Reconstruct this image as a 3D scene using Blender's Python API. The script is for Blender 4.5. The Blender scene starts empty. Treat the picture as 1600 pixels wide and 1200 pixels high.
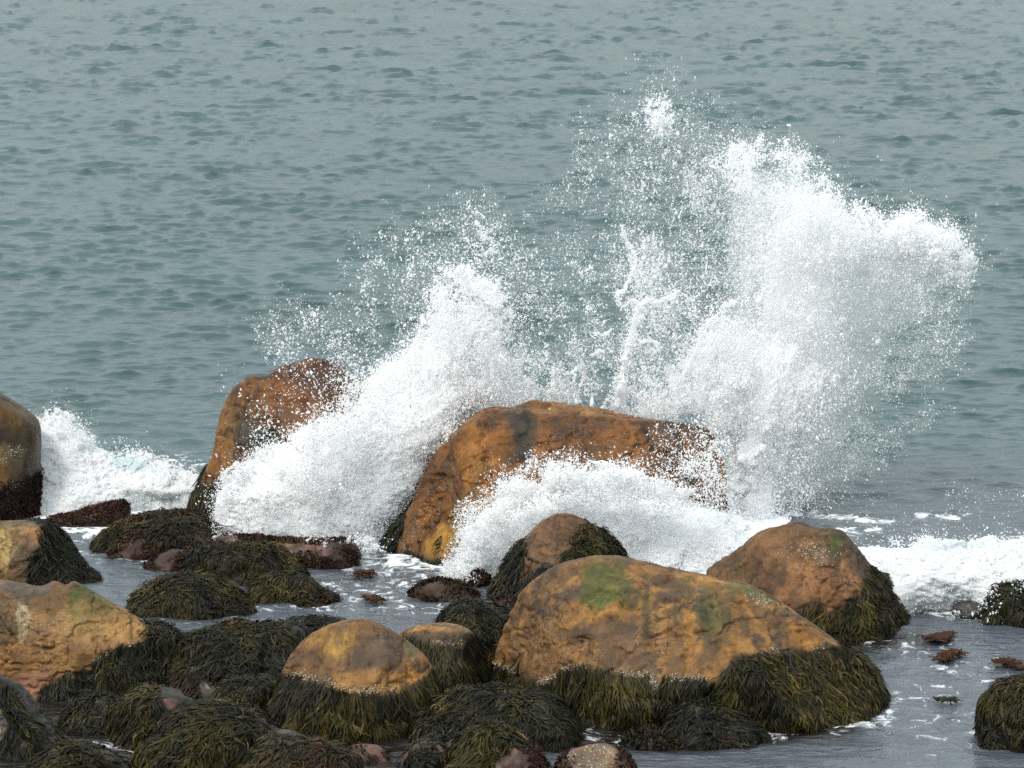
import bpy, bmesh, math, random
import numpy as np
from mathutils import Vector
from mathutils.bvhtree import BVHTree

random.seed(7)
RNG = np.random.default_rng(11)
scene = bpy.context.scene
COL = scene.collection

# ------------------------------------------------------------------ camera geometry
CAM_H = 7.65
PITCH = math.radians(9.2)
F = 6000.0                                   # focal length in photo pixels (1600 wide)
CAM = np.array([0.0, 0.0, CAM_H])
FWD = np.array([0.0, math.cos(PITCH), -math.sin(PITCH)])
UP = np.array([0.0, math.sin(PITCH), math.cos(PITCH)])
RIGHT = np.array([1.0, 0.0, 0.0])


def rays(px, py):
    px = np.asarray(px, float); py = np.asarray(py, float)
    return ((px - 800) / F)[..., None] * RIGHT + ((600 - py) / F)[..., None] * UP + FWD


def at(px, py, Y):
    d = rays(px, py)
    t = np.asarray(Y, float) / d[..., 1]
    return CAM + d * t[..., None]


def water(px, py):
    d = rays(px, py)
    t = -CAM_H / d[..., 2]
    return CAM + d * t[..., None]


def wy(py):
    return float(water(800, py)[1])


def proj(P):
    v = P - CAM
    dep = v @ FWD
    return 800 + F * (v @ RIGHT) / dep, 600 - F * (v @ UP) / dep, dep


# ------------------------------------------------------------------ noise
_TAB = np.random.default_rng(5).random(65536) * 2 - 1


def vnoise(p, seed=0):
    p = np.asarray(p, float)
    i = np.floor(p).astype(np.int64)
    f = p - i
    u = f * f * f * (f * (f * 6 - 15) + 10)
    def h(a, b, c):
        k = (a * 73856093) ^ (b * 19349663) ^ (c * 83492791) ^ (seed * 2654435761)
        k = (k ^ (k >> 13)) * 1274126177
        return _TAB[(k ^ (k >> 16)) & 65535]
    x, y, z = i[..., 0], i[..., 1], i[..., 2]
    ux, uy, uz = u[..., 0], u[..., 1], u[..., 2]
    def lx(b, c):
        a0 = h(x, b, c)
        return a0 + (h(x + 1, b, c) - a0) * ux
    y0 = lx(y, z); y0 = y0 + (lx(y + 1, z) - y0) * uy
    y1 = lx(y, z + 1); y1 = y1 + (lx(y + 1, z + 1) - y1) * uy
    return y0 + (y1 - y0) * uz


def fbm(p, octs=4, seed=0, gain=0.5):
    s = 0.0; a = 1.0; t = 0.0
    p = np.asarray(p, float)
    for o in range(octs):
        s = s + a * vnoise(p, seed + o * 17)
        t += a; a *= gain
        p = p * 2.03 + 13.7
    return s / t


def sstep(a, b, x):
    t = np.clip((x - a) / (b - a), 0, 1)
    return t * t * (3 - 2 * t)


# ------------------------------------------------------------------ mesh helpers
def make_mesh(name, V, Fa, smooth=True, col=None, mats=(), midx=None, attrs=None):
    """V n x 3, Fa list of (k-array of faces) each m x k"""
    me = bpy.data.meshes.new(name)
    if not isinstance(Fa, list):
        Fa = [Fa]
    loops = np.concatenate([f.reshape(-1) for f in Fa]).astype(np.int32)
    tot = np.concatenate([np.full(len(f), f.shape[1], np.int32) for f in Fa])
    start = np.concatenate([[0], np.cumsum(tot)[:-1]]).astype(np.int32)
    me.vertices.add(len(V)); me.vertices.foreach_set('co', np.asarray(V, np.float32).reshape(-1))
    me.loops.add(len(loops)); me.loops.foreach_set('vertex_index', loops)
    me.polygons.add(len(tot))
    me.polygons.foreach_set('loop_start', start)
    me.polygons.foreach_set('loop_total', tot)
    me.polygons.foreach_set('use_smooth', np.full(len(tot), smooth, bool))
    for m in mats:
        me.materials.append(m)
    if midx is not None:
        me.polygons.foreach_set('material_index', np.asarray(midx, np.int32))
    if col is not None:
        a = me.attributes.new('Col', 'FLOAT_COLOR', 'POINT')
        c = np.ones((len(V), 4), np.float32); c[:, :3] = col
        a.data.foreach_set('color', c.reshape(-1))
    for k, v in (attrs or {}).items():
        a = me.attributes.new(k, 'FLOAT', 'POINT')
        a.data.foreach_set('value', np.asarray(v, np.float32))
    me.update(calc_edges=True)
    me.validate(verbose=False)
    return me


def add_obj(name, me, parent=None, **props):
    o = bpy.data.objects.new(name, me)
    COL.objects.link(o)
    if parent is not None:
        o.parent = parent
    for k, v in props.items():
        if v is not None:
            o[k] = v
    return o


# ------------------------------------------------------------------ materials
def new_mat(name):
    m = bpy.data.materials.new(name); m.use_nodes = True
    nt = m.node_tree; nt.nodes.clear()
    out = nt.nodes.new('ShaderNodeOutputMaterial')
    return m, nt, out


def N(nt, t, **kw):
    n = nt.nodes.new(t)
    for k, v in kw.items():
        if k.startswith('i_'):
            n.inputs[k[2:].replace('_', ' ')].default_value = v
        else:
            setattr(n, k, v)
    return n


def noise_node(nt, vec, scale, detail=6, rough=0.6, distort=0.0):
    n = nt.nodes.new('ShaderNodeTexNoise')
    n.inputs['Scale'].default_value = scale
    n.inputs['Detail'].default_value = detail
    n.inputs['Roughness'].default_value = rough
    n.inputs['Distortion'].default_value = distort
    if vec is not None:
        nt.links.new(vec, n.inputs['Vector'])
    return n.outputs['Fac']


def mapr(nt, v, a, b, c, d):
    n = nt.nodes.new('ShaderNodeMapRange')
    for i, x in zip((1, 2, 3, 4), (a, b, c, d)):
        n.inputs[i].default_value = x
    nt.links.new(v, n.inputs[0])
    return n.outputs[0]


def math_node(nt, op, a, b=None):
    n = nt.nodes.new('ShaderNodeMath'); n.operation = op
    for i, x in enumerate((a, b)):
        if x is None:
            continue
        if isinstance(x, (int, float)):
            n.inputs[i].default_value = x
        else:
            nt.links.new(x, n.inputs[i])
    return n.outputs[0]


def mixc(nt, fac, a, b, blend='MIX'):
    n = nt.nodes.new('ShaderNodeMix'); n.data_type = 'RGBA'; n.blend_type = blend
    for sock, x in ((n.inputs[0], fac), (n.inputs[6], a), (n.inputs[7], b)):
        if isinstance(x, (int, float)):
            sock.default_value = x
        elif isinstance(x, tuple):
            sock.default_value = (*x, 1) if len(x) == 3 else x
        else:
            nt.links.new(x, sock)
    return n.outputs[2]


def rock_material(name, rough=0.6, bump=0.35, wet=0.0):
    m, nt, out = new_mat(name)
    L = nt.links
    geo = nt.nodes.new('ShaderNodeNewGeometry')
    pos = geo.outputs['Position']
    at_ = N(nt, 'ShaderNodeAttribute', attribute_name='Col')
    base = at_.outputs['Color']
    mid = noise_node(nt, pos, 5.0, 8, 0.65, 0.4)
    base = mixc(nt, 0.55, base, mixc(nt, mapr(nt, mid, 0.36, 0.64, 0, 1), (0.36, 0.33, 0.31), (1.42, 1.40, 1.36)), 'MULTIPLY')
    # vertical rain streaks
    mp = N(nt, 'ShaderNodeMapping'); mp.inputs['Scale'].default_value = (7.5, 7.5, 0.9)
    L.new(pos, mp.inputs['Vector'])
    st = noise_node(nt, mp.outputs[0], 1.0, 5, 0.6, 0.5)
    base = mixc(nt, 0.38, base, mixc(nt, mapr(nt, st, 0.4, 0.6, 0, 1), (0.5, 0.46, 0.45), (1.3, 1.28, 1.2)), 'MULTIPLY')
    fine = noise_node(nt, pos, 48.0, 6, 0.75)
    base = mixc(nt, 0.42, base, mixc(nt, mapr(nt, fine, 0.36, 0.66, 0, 1), (0.5, 0.47, 0.45), (1.38, 1.36, 1.32)), 'MULTIPLY')
    # mineral specks and lichen-grey flecks
    sp = noise_node(nt, pos, 95.0, 3, 0.6)
    base = mixc(nt, mapr(nt, sp, 0.66, 0.75, 0, 0.22), base, (0.36, 0.31, 0.22))
    dk = noise_node(nt, pos, 17.0, 7, 0.7, 1.0)
    lg = noise_node(nt, pos, 1.9, 4, 0.6, 0.5)
    base = mixc(nt, math_node(nt, 'MULTIPLY', mapr(nt, dk, 0.50, 0.60, 0, 0.85), mapr(nt, lg, 0.46, 0.60, 0, 1)), base, (0.03, 0.023, 0.018))
    # cracks
    vo = N(nt, 'ShaderNodeTexVoronoi', feature='DISTANCE_TO_EDGE'); vo.inputs['Scale'].default_value = 1.7
    dn = nt.nodes.new('ShaderNodeTexNoise'); dn.inputs['Scale'].default_value = 3.0; dn.inputs['Detail'].default_value = 6
    L.new(pos, dn.inputs['Vector'])
    vm = N(nt, 'ShaderNodeVectorMath', operation='MULTIPLY_ADD'); vm.inputs[1].default_value = (0.8, 0.8, 0.8)
    L.new(dn.outputs['Color'], vm.inputs[0]); L.new(pos, vm.inputs[2])
    L.new(vm.outputs[0], vo.inputs['Vector'])
    crk_mask = mapr(nt, noise_node(nt, pos, 1.4, 3, 0.5), 0.5, 0.62, 0, 1)
    crack = math_node(nt, 'MULTIPLY', mapr(nt, vo.outputs['Distance'], 0.0, 0.022, 1, 0), crk_mask)
    base = mixc(nt, math_node(nt, 'MULTIPLY', crack, 0.8), base, (0.03, 0.02, 0.014))
    p = nt.nodes.new('ShaderNodeBsdfPrincipled')
    L.new(base, p.inputs['Base Color'])
    L.new(mapr(nt, mid, 0.3, 0.7, max(rough - 0.15, 0.1), min(rough + 0.15, 1)), p.inputs['Roughness'])
    p.inputs['Specular IOR Level'].default_value = 0.35 + wet
    h1 = noise_node(nt, pos, 9.0, 12, 0.68, 0.3)
    h2 = noise_node(nt, pos, 60.0, 8, 0.7)
    h = math_node(nt, 'ADD', math_node(nt, 'MULTIPLY', h1, 1.0), math_node(nt, 'MULTIPLY', h2, 0.35))
    h = math_node(nt, 'SUBTRACT', h, math_node(nt, 'MULTIPLY', crack, 0.3))
    b = N(nt, 'ShaderNodeBump'); b.inputs['Strength'].default_value = bump; b.inputs['Distance'].default_value = 0.16
    L.new(h, b.inputs['Height']); L.new(b.outputs[0], p.inputs['Normal'])
    L.new(p.outputs[0], out.inputs[0])
    return m


def weed_material(name, rough=0.42, spec=0.5):
    m, nt, out = new_mat(name)
    at_ = N(nt, 'ShaderNodeAttribute', attribute_name='Col')
    geo = nt.nodes.new('ShaderNodeNewGeometry')
    n1 = noise_node(nt, geo.outputs['Position'], 30, 4, 0.6)
    c = mixc(nt, 0.8, at_.outputs['Color'], mixc(nt, mapr(nt, n1, 0.35, 0.65, 0, 1), (0.55, 0.55, 0.55), (1.4, 1.4, 1.4)), 'MULTIPLY')
    p = nt.nodes.new('ShaderNodeBsdfPrincipled')
    nt.links.new(c, p.inputs['Base Color'])
    p.inputs['Roughness'].default_value = rough
    p.inputs['Specular IOR Level'].default_value = spec
    nt.links.new(p.outputs[0], out.inputs[0])
    return m


def foam_material(name, translucent=0.0, bump=0.0):
    m, nt, out = new_mat(name)
    geo = nt.nodes.new('ShaderNodeNewGeometry')
    at_ = N(nt, 'ShaderNodeAttribute', attribute_name='Col')
    d = nt.nodes.new('ShaderNodeBsdfDiffuse'); d.inputs['Roughness'].default_value = 0.0
    nt.links.new(at_.outputs['Color'], d.inputs['Color'])
    if bump:
        h = noise_node(nt, geo.outputs['Position'], 14, 10, 0.7, 0.6)
        b = N(nt, 'ShaderNodeBump'); b.inputs['Strength'].default_value = bump; b.inputs['Distance'].default_value = 0.08
        nt.links.new(h, b.inputs['Height']); nt.links.new(b.outputs[0], d.inputs['Normal'])
    sh = d.outputs[0]
    if translucent:
        t = nt.nodes.new('ShaderNodeBsdfTranslucent')
        nt.links.new(at_.outputs['Color'], t.inputs['Color'])
        mx = nt.nodes.new('ShaderNodeMixShader'); mx.inputs[0].default_value = translucent
        nt.links.new(sh, mx.inputs[1]); nt.links.new(t.outputs[0], mx.inputs[2])
        sh = mx.outputs[0]
    nt.links.new(sh, out.inputs[0])
    return m


def water_material():
    m, nt, out = new_mat('sea_water')
    L = nt.links
    geo = nt.nodes.new('ShaderNodeNewGeometry'); pos = geo.outputs['Position']
    foam = N(nt, 'ShaderNodeAttribute', attribute_name='foam').outputs['Fac']
    shal_sheen = N(nt, 'ShaderNodeAttribute', attribute_name='shallow_sheen').outputs['Fac']
    big = noise_node(nt, pos, 0.16, 3, 0.5)
    deep = mixc(nt, mapr(nt, big, 0.35, 0.65, 0, 1), (0.011, 0.044, 0.041), (0.019, 0.060, 0.056))
    rock_refl = N(nt, 'ShaderNodeAttribute', attribute_name='bottom').outputs['Fac']  # dark rock reflections painted into the water's colour
    body = mixc(nt, shal_sheen, deep, mixc(nt, rock_refl, (0.078, 0.090, 0.106), (0.014, 0.011, 0.009)))  # shallows' body colour lightened as a painted sky sheen
    p = nt.nodes.new('ShaderNodeBsdfPrincipled')
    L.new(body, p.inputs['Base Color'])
    p.inputs['Roughness'].default_value = 0.09
    p.inputs['IOR'].default_value = 1.5
    mp = N(nt, 'ShaderNodeMapping'); mp.inputs['Scale'].default_value = (0.75, 1.7, 1.0); mp.inputs['Rotation'].default_value = (0, 0, 0.12)
    L.new(pos, mp.inputs['Vector'])
    r1 = noise_node(nt, mp.outputs[0], 4.0, 4, 0.62, 0.5)
    r2 = noise_node(nt, mp.outputs[0], 9.0, 3, 0.55, 0.3)
    h = math_node(nt, 'ADD', r1, math_node(nt, 'MULTIPLY', r2, 0.3))
    b = N(nt, 'ShaderNodeBump'); b.inputs['Distance'].default_value = 0.08
    L.new(mapr(nt, shal_sheen, 0, 1, 0.22, 0.62), b.inputs['Strength'])
    L.new(h, b.inputs['Height']); L.new(b.outputs[0], p.inputs['Normal'])
    # broken foam and bubble flecks lying on the water
    mp2 = N(nt, 'ShaderNodeMapping'); mp2.inputs['Scale'].default_value = (1.0, 0.8, 1.0)
    L.new(pos, mp2.inputs['Vector'])
    f1 = noise_node(nt, mp2.outputs[0], 5.0, 9, 0.68, 1.2)
    thr = mapr(nt, foam, 0, 1, 0.80, 0.22)
    d = math_node(nt, 'SUBTRACT', f1, thr)
    ff = mapr(nt, d, 0.0, 0.13, 0, 0.95)
    df = nt.nodes.new('ShaderNodeBsdfDiffuse'); df.inputs['Color'].default_value = (0.86, 0.88, 0.9, 1)
    mx = nt.nodes.new('ShaderNodeMixShader')
    L.new(ff, mx.inputs[0]); L.new(p.outputs[0], mx.inputs[1]); L.new(df.outputs[0], mx.inputs[2])
    L.new(mx.outputs[0], out.inputs[0])
    return m


M_DRY = rock_material('dry_granite', 0.6, 0.30, -0.1)
M_WET = rock_material('wet_granite', 0.42, 0.17, -0.12)
M_WEED = weed_material('rockweed', 0.5, 0.16)
M_TURF = weed_material('red_moss', 0.65, 0.15)
M_BARN = weed_material('barnacle_shell', 0.8, 0.2)
M_CORE = foam_material('white_water', 0.0, 0.5)
M_DROP = foam_material('spray_drops', 0.5, 0.0)
M_SEA = water_material()


def mist_material(name, density):
    m, nt, out = new_mat(name)
    v = nt.nodes.new('ShaderNodeVolumeScatter')
    v.inputs['Color'].default_value = (0.99, 0.992, 0.995, 1); v.inputs['Density'].default_value = density
    nt.links.new(v.outputs[0], out.inputs['Volume'])
    return m


M_MIST = mist_material('fine_mist', 0.7)
M_THICK = mist_material('thick_mist', 1.5)

# ------------------------------------------------------------------ polygons in the photo's frame
def smooth_poly(P, k=4):
    P = np.asarray(P, float)
    n = len(P); out = []
    for i in range(n):
        p0, p1, p2, p3 = P[(i - 1) % n], P[i], P[(i + 1) % n], P[(i + 2) % n]
        for j in range(k):
            t = j / k
            c = 0.5 * ((2 * p1) + (-p0 + p2) * t + (2 * p0 - 5 * p1 + 4 * p2 - p3) * t * t + (-p0 + 3 * p1 - 3 * p2 + p3) * t ** 3)
            lin = p1 + (p2 - p1) * t
            out.append(0.6 * c + 0.4 * lin)
    return np.array(out)


def poly_sdf(P, x, y):
    """signed distance, negative inside"""
    x = np.asarray(x, float); y = np.asarray(y, float)
    d = np.full(x.shape, 1e18); inside = np.zeros(x.shape, bool)
    n = len(P)
    for i in range(n):
        ax, ay = P[i]; bx, by = P[(i + 1) % n]
        ex, ey = bx - ax, by - ay
        l2 = ex * ex + ey * ey
        if l2 < 1e-9:
            continue
        wx, wy_ = x - ax, y - ay
        t = np.clip((wx * ex + wy_ * ey) / l2, 0, 1)
        d = np.minimum(d, (wx - ex * t) ** 2 + (wy_ - ey * t) ** 2)
        c = ((ay > y) != (by > y))
        if abs(ey) > 1e-12:
            inside ^= c & (x < ex * (y - ay) / ey + ax)
    d = np.sqrt(d)
    return np.where(inside, -d, d)


class SDF:
    def __init__(self, P, step=3.0, margin=260):
        P = np.asarray(P, float)
        self.x0, self.y0 = P[:, 0].min() - margin, P[:, 1].min() - margin
        nx = int((np.ptp(P[:, 0]) + 2 * margin) / step) + 2
        ny = int((np.ptp(P[:, 1]) + 2 * margin) / step) + 2
        gx, gy = np.meshgrid(self.x0 + np.arange(nx) * step, self.y0 + np.arange(ny) * step)
        self.g = poly_sdf(P, gx, gy); self.s = step; self.nx, self.ny = nx, ny

    def __call__(self, x, y):
        u = np.clip((x - self.x0) / self.s, 0, self.nx - 1.001)
        v = np.clip((y - self.y0) / self.s, 0, self.ny - 1.001)
        i = u.astype(int); j = v.astype(int); a = u - i; b = v - j
        g = self.g
        return (g[j, i] * (1 - a) + g[j, i + 1] * a) * (1 - b) + (g[j + 1, i] * (1 - a) + g[j + 1, i + 1] * a) * b


_ICO = {}
def ico(level):
    if level not in _ICO:
        bm = bmesh.new()
        bmesh.ops.create_icosphere(bm, subdivisions=level, radius=1.0)
        bm.verts.ensure_lookup_table()
        V = np.array([v.co[:] for v in bm.verts])
        Fc = np.array([[v.index for v in f.verts] for f in bm.faces])
        bm.free()
        _ICO[level] = (V / np.linalg.norm(V, axis=1)[:, None], Fc)
    return _ICO[level]


def hull(poly, base, D, Db=None, R=None, lean=0.25, lvl=6, e=2.2, seed=0, center=None, facets=0, z0=0.0, planes=()):
    """A closed solid whose outline is the given one and whose body has its own depth:
    base = waterline row at its front, D/Db = depth before/behind its middle (m), lean = set-back per metre of height."""
    P = smooth_poly(poly)
    Y0 = wy(base)
    Db = D if Db is None else Db
    yc = Y0 + D
    sc = yc / F
    sd = SDF(P)
    x0, x1, y0, y1 = P[:, 0].min(), P[:, 0].max(), P[:, 1].min(), P[:, 1].max()
    cx, cy = center if center else ((x0 + x1) / 2, (y0 + y1) / 2)
    if R is None:
        R = 0.45 * min(x1 - x0, y1 - y0) * sc
    c = at(np.array(cx), np.array(cy), np.array(yc))
    c[1] = yc + lean * max(c[2] - z0, 0)
    c = at(np.array(cx), np.array(cy), np.array(c[1]))
    dirs, Fc = ico(lvl)
    ext = np.array([(x1 - x0) * sc / 2, (D + Db) / 2, (y1 - y0) * sc / 2])
    dirs = dirs * ext
    dirs = dirs / np.linalg.norm(dirs, axis=1)[:, None]
    lo = np.zeros(len(dirs)); hi = np.full(len(dirs), float(np.linalg.norm(ext) * 1.7))
    def f(r):
        p = c + dirs * r[:, None]
        px, py, dep = proj(p)
        s = np.maximum(0, 1 + sd(px, py) * dep / F / R)
        yy = p[:, 1] - yc - lean * (np.logaddexp(0, (p[:, 2] - z0) * 12) / 12 - 0.3 * (z0 == 0))
        q = np.abs(yy) / np.where(yy < 0, D, Db)
        return q ** e + s ** e - 1
    for _ in range(20):
        md = (lo + hi) / 2
        ins = f(md) < 0
        lo = np.where(ins, md, lo); hi = np.where(ins, hi, md)
    r = (lo + hi) / 2
    rg = np.random.default_rng(seed + 100)
    p = dirs * r[:, None]
    cuts = [(np.array(q[:3], float), q[3]) for q in planes]
    for k in range(facets * 3):
        n = rg.normal(size=3); n[1] = -abs(n[1]) - 0.5; n[2] = abs(n[2]) * 0.8 + 0.05
        cuts.append((n, rg.uniform(0.82, 0.96)))
    for n, ratio in cuts:
        n = n / np.linalg.norm(n)
        o = np.max(p @ n) * ratio
        dn = dirs @ n
        rp = np.where(dn > 0.05, o / np.maximum(dn, 0.05), 1e9)
        w = 0.022 * o
        hh = np.clip(0.5 + 0.5 * (rp - r) / w, 0, 1)
        rr = rp * (1 - hh) + r * hh - w * hh * (1 - hh) * 0.5
        r = np.where(rp < 1e8, rr, r)
        p = dirs * r[:, None]
    return c, dirs, r, Fc, dict(yc=yc, sc=sc, ext=ext)


def normals_of(V, Fc):
    a, b, c = V[Fc[:, 0]], V[Fc[:, 1]], V[Fc[:, 2]]
    fn = np.cross(b - a, c - a)
    n = np.zeros_like(V)
    for k in range(3):
        np.add.at(n, Fc[:, k], fn)
    return n / np.maximum(np.linalg.norm(n, axis=1)[:, None], 1e-12), fn


# ------------------------------------------------------------------ seaweed, moss, barnacles
WEED_PALS = {
    'olive': [(0.024, 0.021, 0.008), (0.048, 0.040, 0.011), (0.090, 0.068, 0.016), (0.013, 0.012, 0.006)],
    'dark': [(0.014, 0.014, 0.008), (0.026, 0.025, 0.011), (0.050, 0.043, 0.015), (0.018, 0.019, 0.013)],
    'gold': [(0.055, 0.043, 0.011), (0.105, 0.074, 0.015), (0.14, 0.095, 0.02), (0.024, 0.022, 0.008)],
    'red': [(0.050, 0.020, 0.014), (0.080, 0.031, 0.020), (0.030, 0.013, 0.010), (0.11, 0.052, 0.030)],
    'darkred': [(0.026, 0.010, 0.008), (0.040, 0.015, 0.011), (0.016, 0.007, 0.006), (0.055, 0.024, 0.016)],
    'mixed': [(0.030, 0.023, 0.010), (0.055, 0.024, 0.012), (0.058, 0.045, 0.014), (0.015, 0.013, 0.008)],
    'rust': [(0.055, 0.022, 0.010), (0.036, 0.014, 0.008), (0.085, 0.036, 0.014), (0.022, 0.010, 0.006)],
}


def strands(roots, rn, bvh, length, width, pal, comb=(0, 0, 0), K=6, lift=0.03, seed=0, swirl=0.5, turf=False, gravity=1.0, wild=1.0, loose=1.0):
    rg = np.random.default_rng(seed + 31)
    n = len(roots)
    L = length * rg.uniform(0.55, 1.35, n)
    pos = roots.copy(); nor = rn.copy()
    P = np.zeros((n, K + 1, 3)); Nn = np.zeros((n, K + 1, 3))
    P[:, 0] = pos; Nn[:, 0] = nor
    sw = np.stack([vnoise(roots * 3.1 + 7, seed + 1), vnoise(roots * 3.1 + 31, seed + 2), 0.3 * vnoise(roots * 3.1 + 57, seed + 3)], 1)
    jit = rg.normal(size=(n, 3)) * np.array([0.22, 0.22, 0.1])
    cell = np.floor((roots + 0.035 * np.stack([vnoise(roots * 9, 1), vnoise(roots * 9, 2), vnoise(roots * 9, 3)], 1)) / np.array([0.085, 0.085, 0.12])).astype(np.int64)
    ck = (cell[:, 0] * 73856093) ^ (cell[:, 1] * 19349663) ^ (cell[:, 2] * 83492791) ^ (seed * 7919)
    ck = (ck ^ (ck >> 13)) * 1274126177
    tuft = [(_TAB[((ck ^ (ck >> 16)) + 977 * j) & 65535]) for j in range(6)]
    jit = jit * 0.6 + np.stack([tuft[0], tuft[1], 0.3 * tuft[2]], 1) * 0.33 * loose
    lf = lift * rg.uniform(0.4, 1.2, n) * (1.0 + 0.8 * tuft[3])
    walk = np.zeros((n, 3)); fork0 = rg.choice([-1, 1], n)[:, None] * np.array([[1.0, 0.3, 0.1]])
    grav = np.array([0, 0, -gravity]); comb = np.array(comb, float)
    if turf:
        d0 = nor + rg.normal(size=(n, 3)) * 0.7 + np.array([0, 0, -0.2])
        d0 /= np.linalg.norm(d0, axis=1)[:, None]
    for k in range(1, K + 1):
        if turf:
            d = d0 + rg.normal(size=(n, 3)) * 0.35
            d /= np.linalg.norm(d, axis=1)[:, None]
            pos = pos + d * (L / K)[:, None]
            P[:, k] = pos; Nn[:, k] = nor
            continue
        walk = walk + rg.normal(size=(n, 3)) * np.array([0.3, 0.3, 0.16]) * wild
        if k > K // 2:
            fork = fork0 * 0.55 * loose
        else:
            fork = fork0 * 0
        g = grav + comb + sw * swirl + jit + walk + fork
        t = g - nor * np.sum(g * nor, 1)[:, None] * 0.85
        t /= np.maximum(np.linalg.norm(t, axis=1)[:, None], 1e-6)
        pos = pos + t * (L / K)[:, None]
        mn = 0.004 + lf * (k / K) ** 1.0
        for i in range(n):
            loc, no, idx, dist = bvh.find_nearest(pos[i])
            if loc is None:
                continue
            dd = (pos[i, 0] - loc[0]) * no[0] + (pos[i, 1] - loc[1]) * no[1] + (pos[i, 2] - loc[2]) * no[2]
            h = min(max(dd, mn[i]), mn[i] + 0.05)
            pos[i, 0] = loc[0] + no[0] * h; pos[i, 1] = loc[1] + no[1] * h; pos[i, 2] = loc[2] + no[2] * h
            nor[i] = no
        P[:, k] = pos; Nn[:, k] = nor
    T = np.gradient(P, axis=1)
    T /= np.maximum(np.linalg.norm(T, axis=2)[..., None], 1e-9)
    S = np.cross(T, Nn); S /= np.maximum(np.linalg.norm(S, axis=2)[..., None], 1e-9)
    roll = rg.normal(size=n) * 0.55
    S = S * np.cos(roll)[:, None, None] + Nn * np.sin(roll)[:, None, None]
    tt = np.linspace(0, 1, K + 1)
    prof = np.interp(tt, [0, 0.25, 0.6, 0.9, 1], [0.5, 0.9, 1.15, 1.1, 0.3])
    w = width * rg.lognormal(0, 0.35, n)[:, None] * prof[None]
    A = P - S * w[..., None] * 0.5; B = P + Nn * w[..., None] * 0.25; C = P + S * w[..., None] * 0.5
    V = np.stack([A, B, C], 2).reshape(-1, 3)
    i0 = (np.arange(n) * (K + 1) * 3)[:, None] + (np.arange(K) * 3)[None]
    i0 = i0.reshape(-1)
    Fq = np.concatenate([np.stack([i0, i0 + 1, i0 + 4, i0 + 3], 1), np.stack([i0 + 1, i0 + 2, i0 + 5, i0 + 4], 1)])
    pc = np.array(WEED_PALS[pal])
    cl = fbm(roots * 4.0, 3, seed + 9) * 1.6 + tuft[4] * 0.9 + rg.normal(size=n) * 0.3
    pick = np.clip(np.floor((cl + 1.3) / 2.6 * len(pc)), 0, len(pc) - 1).astype(int)
    order = np.array([3, 0, 1, 2])
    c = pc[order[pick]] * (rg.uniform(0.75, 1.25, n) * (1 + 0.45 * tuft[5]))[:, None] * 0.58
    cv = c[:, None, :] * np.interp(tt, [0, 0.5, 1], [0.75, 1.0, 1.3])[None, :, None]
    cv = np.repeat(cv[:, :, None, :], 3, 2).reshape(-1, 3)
    return V, Fq, cv


def merge(parts):
    V = []; Fs = []; Cs = []; o = 0
    for v, f, c in parts:
        V.append(v); Fs.append(f + o); Cs.append(c); o += len(v)
    return np.concatenate(V), np.concatenate(Fs), np.concatenate(Cs)


def barnacle_mesh(pts, nrm, rmin, rmax, seed):
    rg = np.random.default_rng(seed)
    n = len(pts); k = 6
    r = rg.uniform(rmin, rmax, n)
    a = np.linspace(0, 2 * math.pi, k, endpoint=False)
    ref = np.where(np.abs(nrm[:, 2:3]) > 0.9, np.array([[1.0, 0, 0]]), np.array([[0, 0, 1.0]]))
    u = np.cross(nrm, ref); u /= np.linalg.norm(u, axis=1)[:, None]; v = np.cross(nrm, u)
    ring = u[:, None] * np.cos(a)[None, :, None] + v[:, None] * np.sin(a)[None, :, None]
    bot = pts[:, None] + ring * r[:, None, None] - nrm[:, None] * 0.003
    top = pts[:, None] + ring * (r * 0.45)[:, None, None] + nrm[:, None] * (r * 0.8)[:, None, None]
    V = np.concatenate([bot, top], 1).reshape(-1, 3)
    o = (np.arange(n) * 2 * k)[:, None]
    i = np.arange(k); j = (i + 1) % k
    q = np.stack([i, j, j + k, i + k], 1)
    Fq = (o[:, :, None] + q[None]).reshape(-1, 4)
    cap = (o + k + np.arange(k)[None])
    c = np.array([0.46, 0.41, 0.31]) * rg.uniform(0.6, 1.2, n)[:, None]
    return V, [Fq, cap], np.repeat(c, 2 * k, 0)


PALS = {
    'ochre': [(0.265, 0.135, 0.040), (0.180, 0.093, 0.033), (0.080, 0.050, 0.028)],
    'tan': [(0.245, 0.135, 0.050), (0.170, 0.096, 0.039), (0.090, 0.060, 0.034)],
    'wet': [(0.190, 0.072, 0.012), (0.110, 0.044, 0.011), (0.040, 0.022, 0.010)],
    'brown': [(0.15, 0.075, 0.028), (0.105, 0.055, 0.023), (0.052, 0.032, 0.018)],
    'redbrown': [(0.055, 0.026, 0.018), (0.038, 0.018, 0.013), (0.026, 0.014, 0.011)],
    'grey': [(0.16, 0.15, 0.14), (0.10, 0.095, 0.09), (0.06, 0.056, 0.052)],
    'darkgrey': [(0.055, 0.055, 0.055), (0.032, 0.033, 0.032), (0.022, 0.022, 0.02)],
    'olive': [(0.075, 0.042, 0.013), (0.045, 0.028, 0.01), (0.026, 0.019, 0.009)],
    'pink': [(0.17, 0.095, 0.070), (0.11, 0.058, 0.044), (0.06, 0.034, 0.026)],
    'under': [(0.030, 0.026, 0.014), (0.022, 0.019, 0.011), (0.035, 0.02, 0.013)],
}


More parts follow.
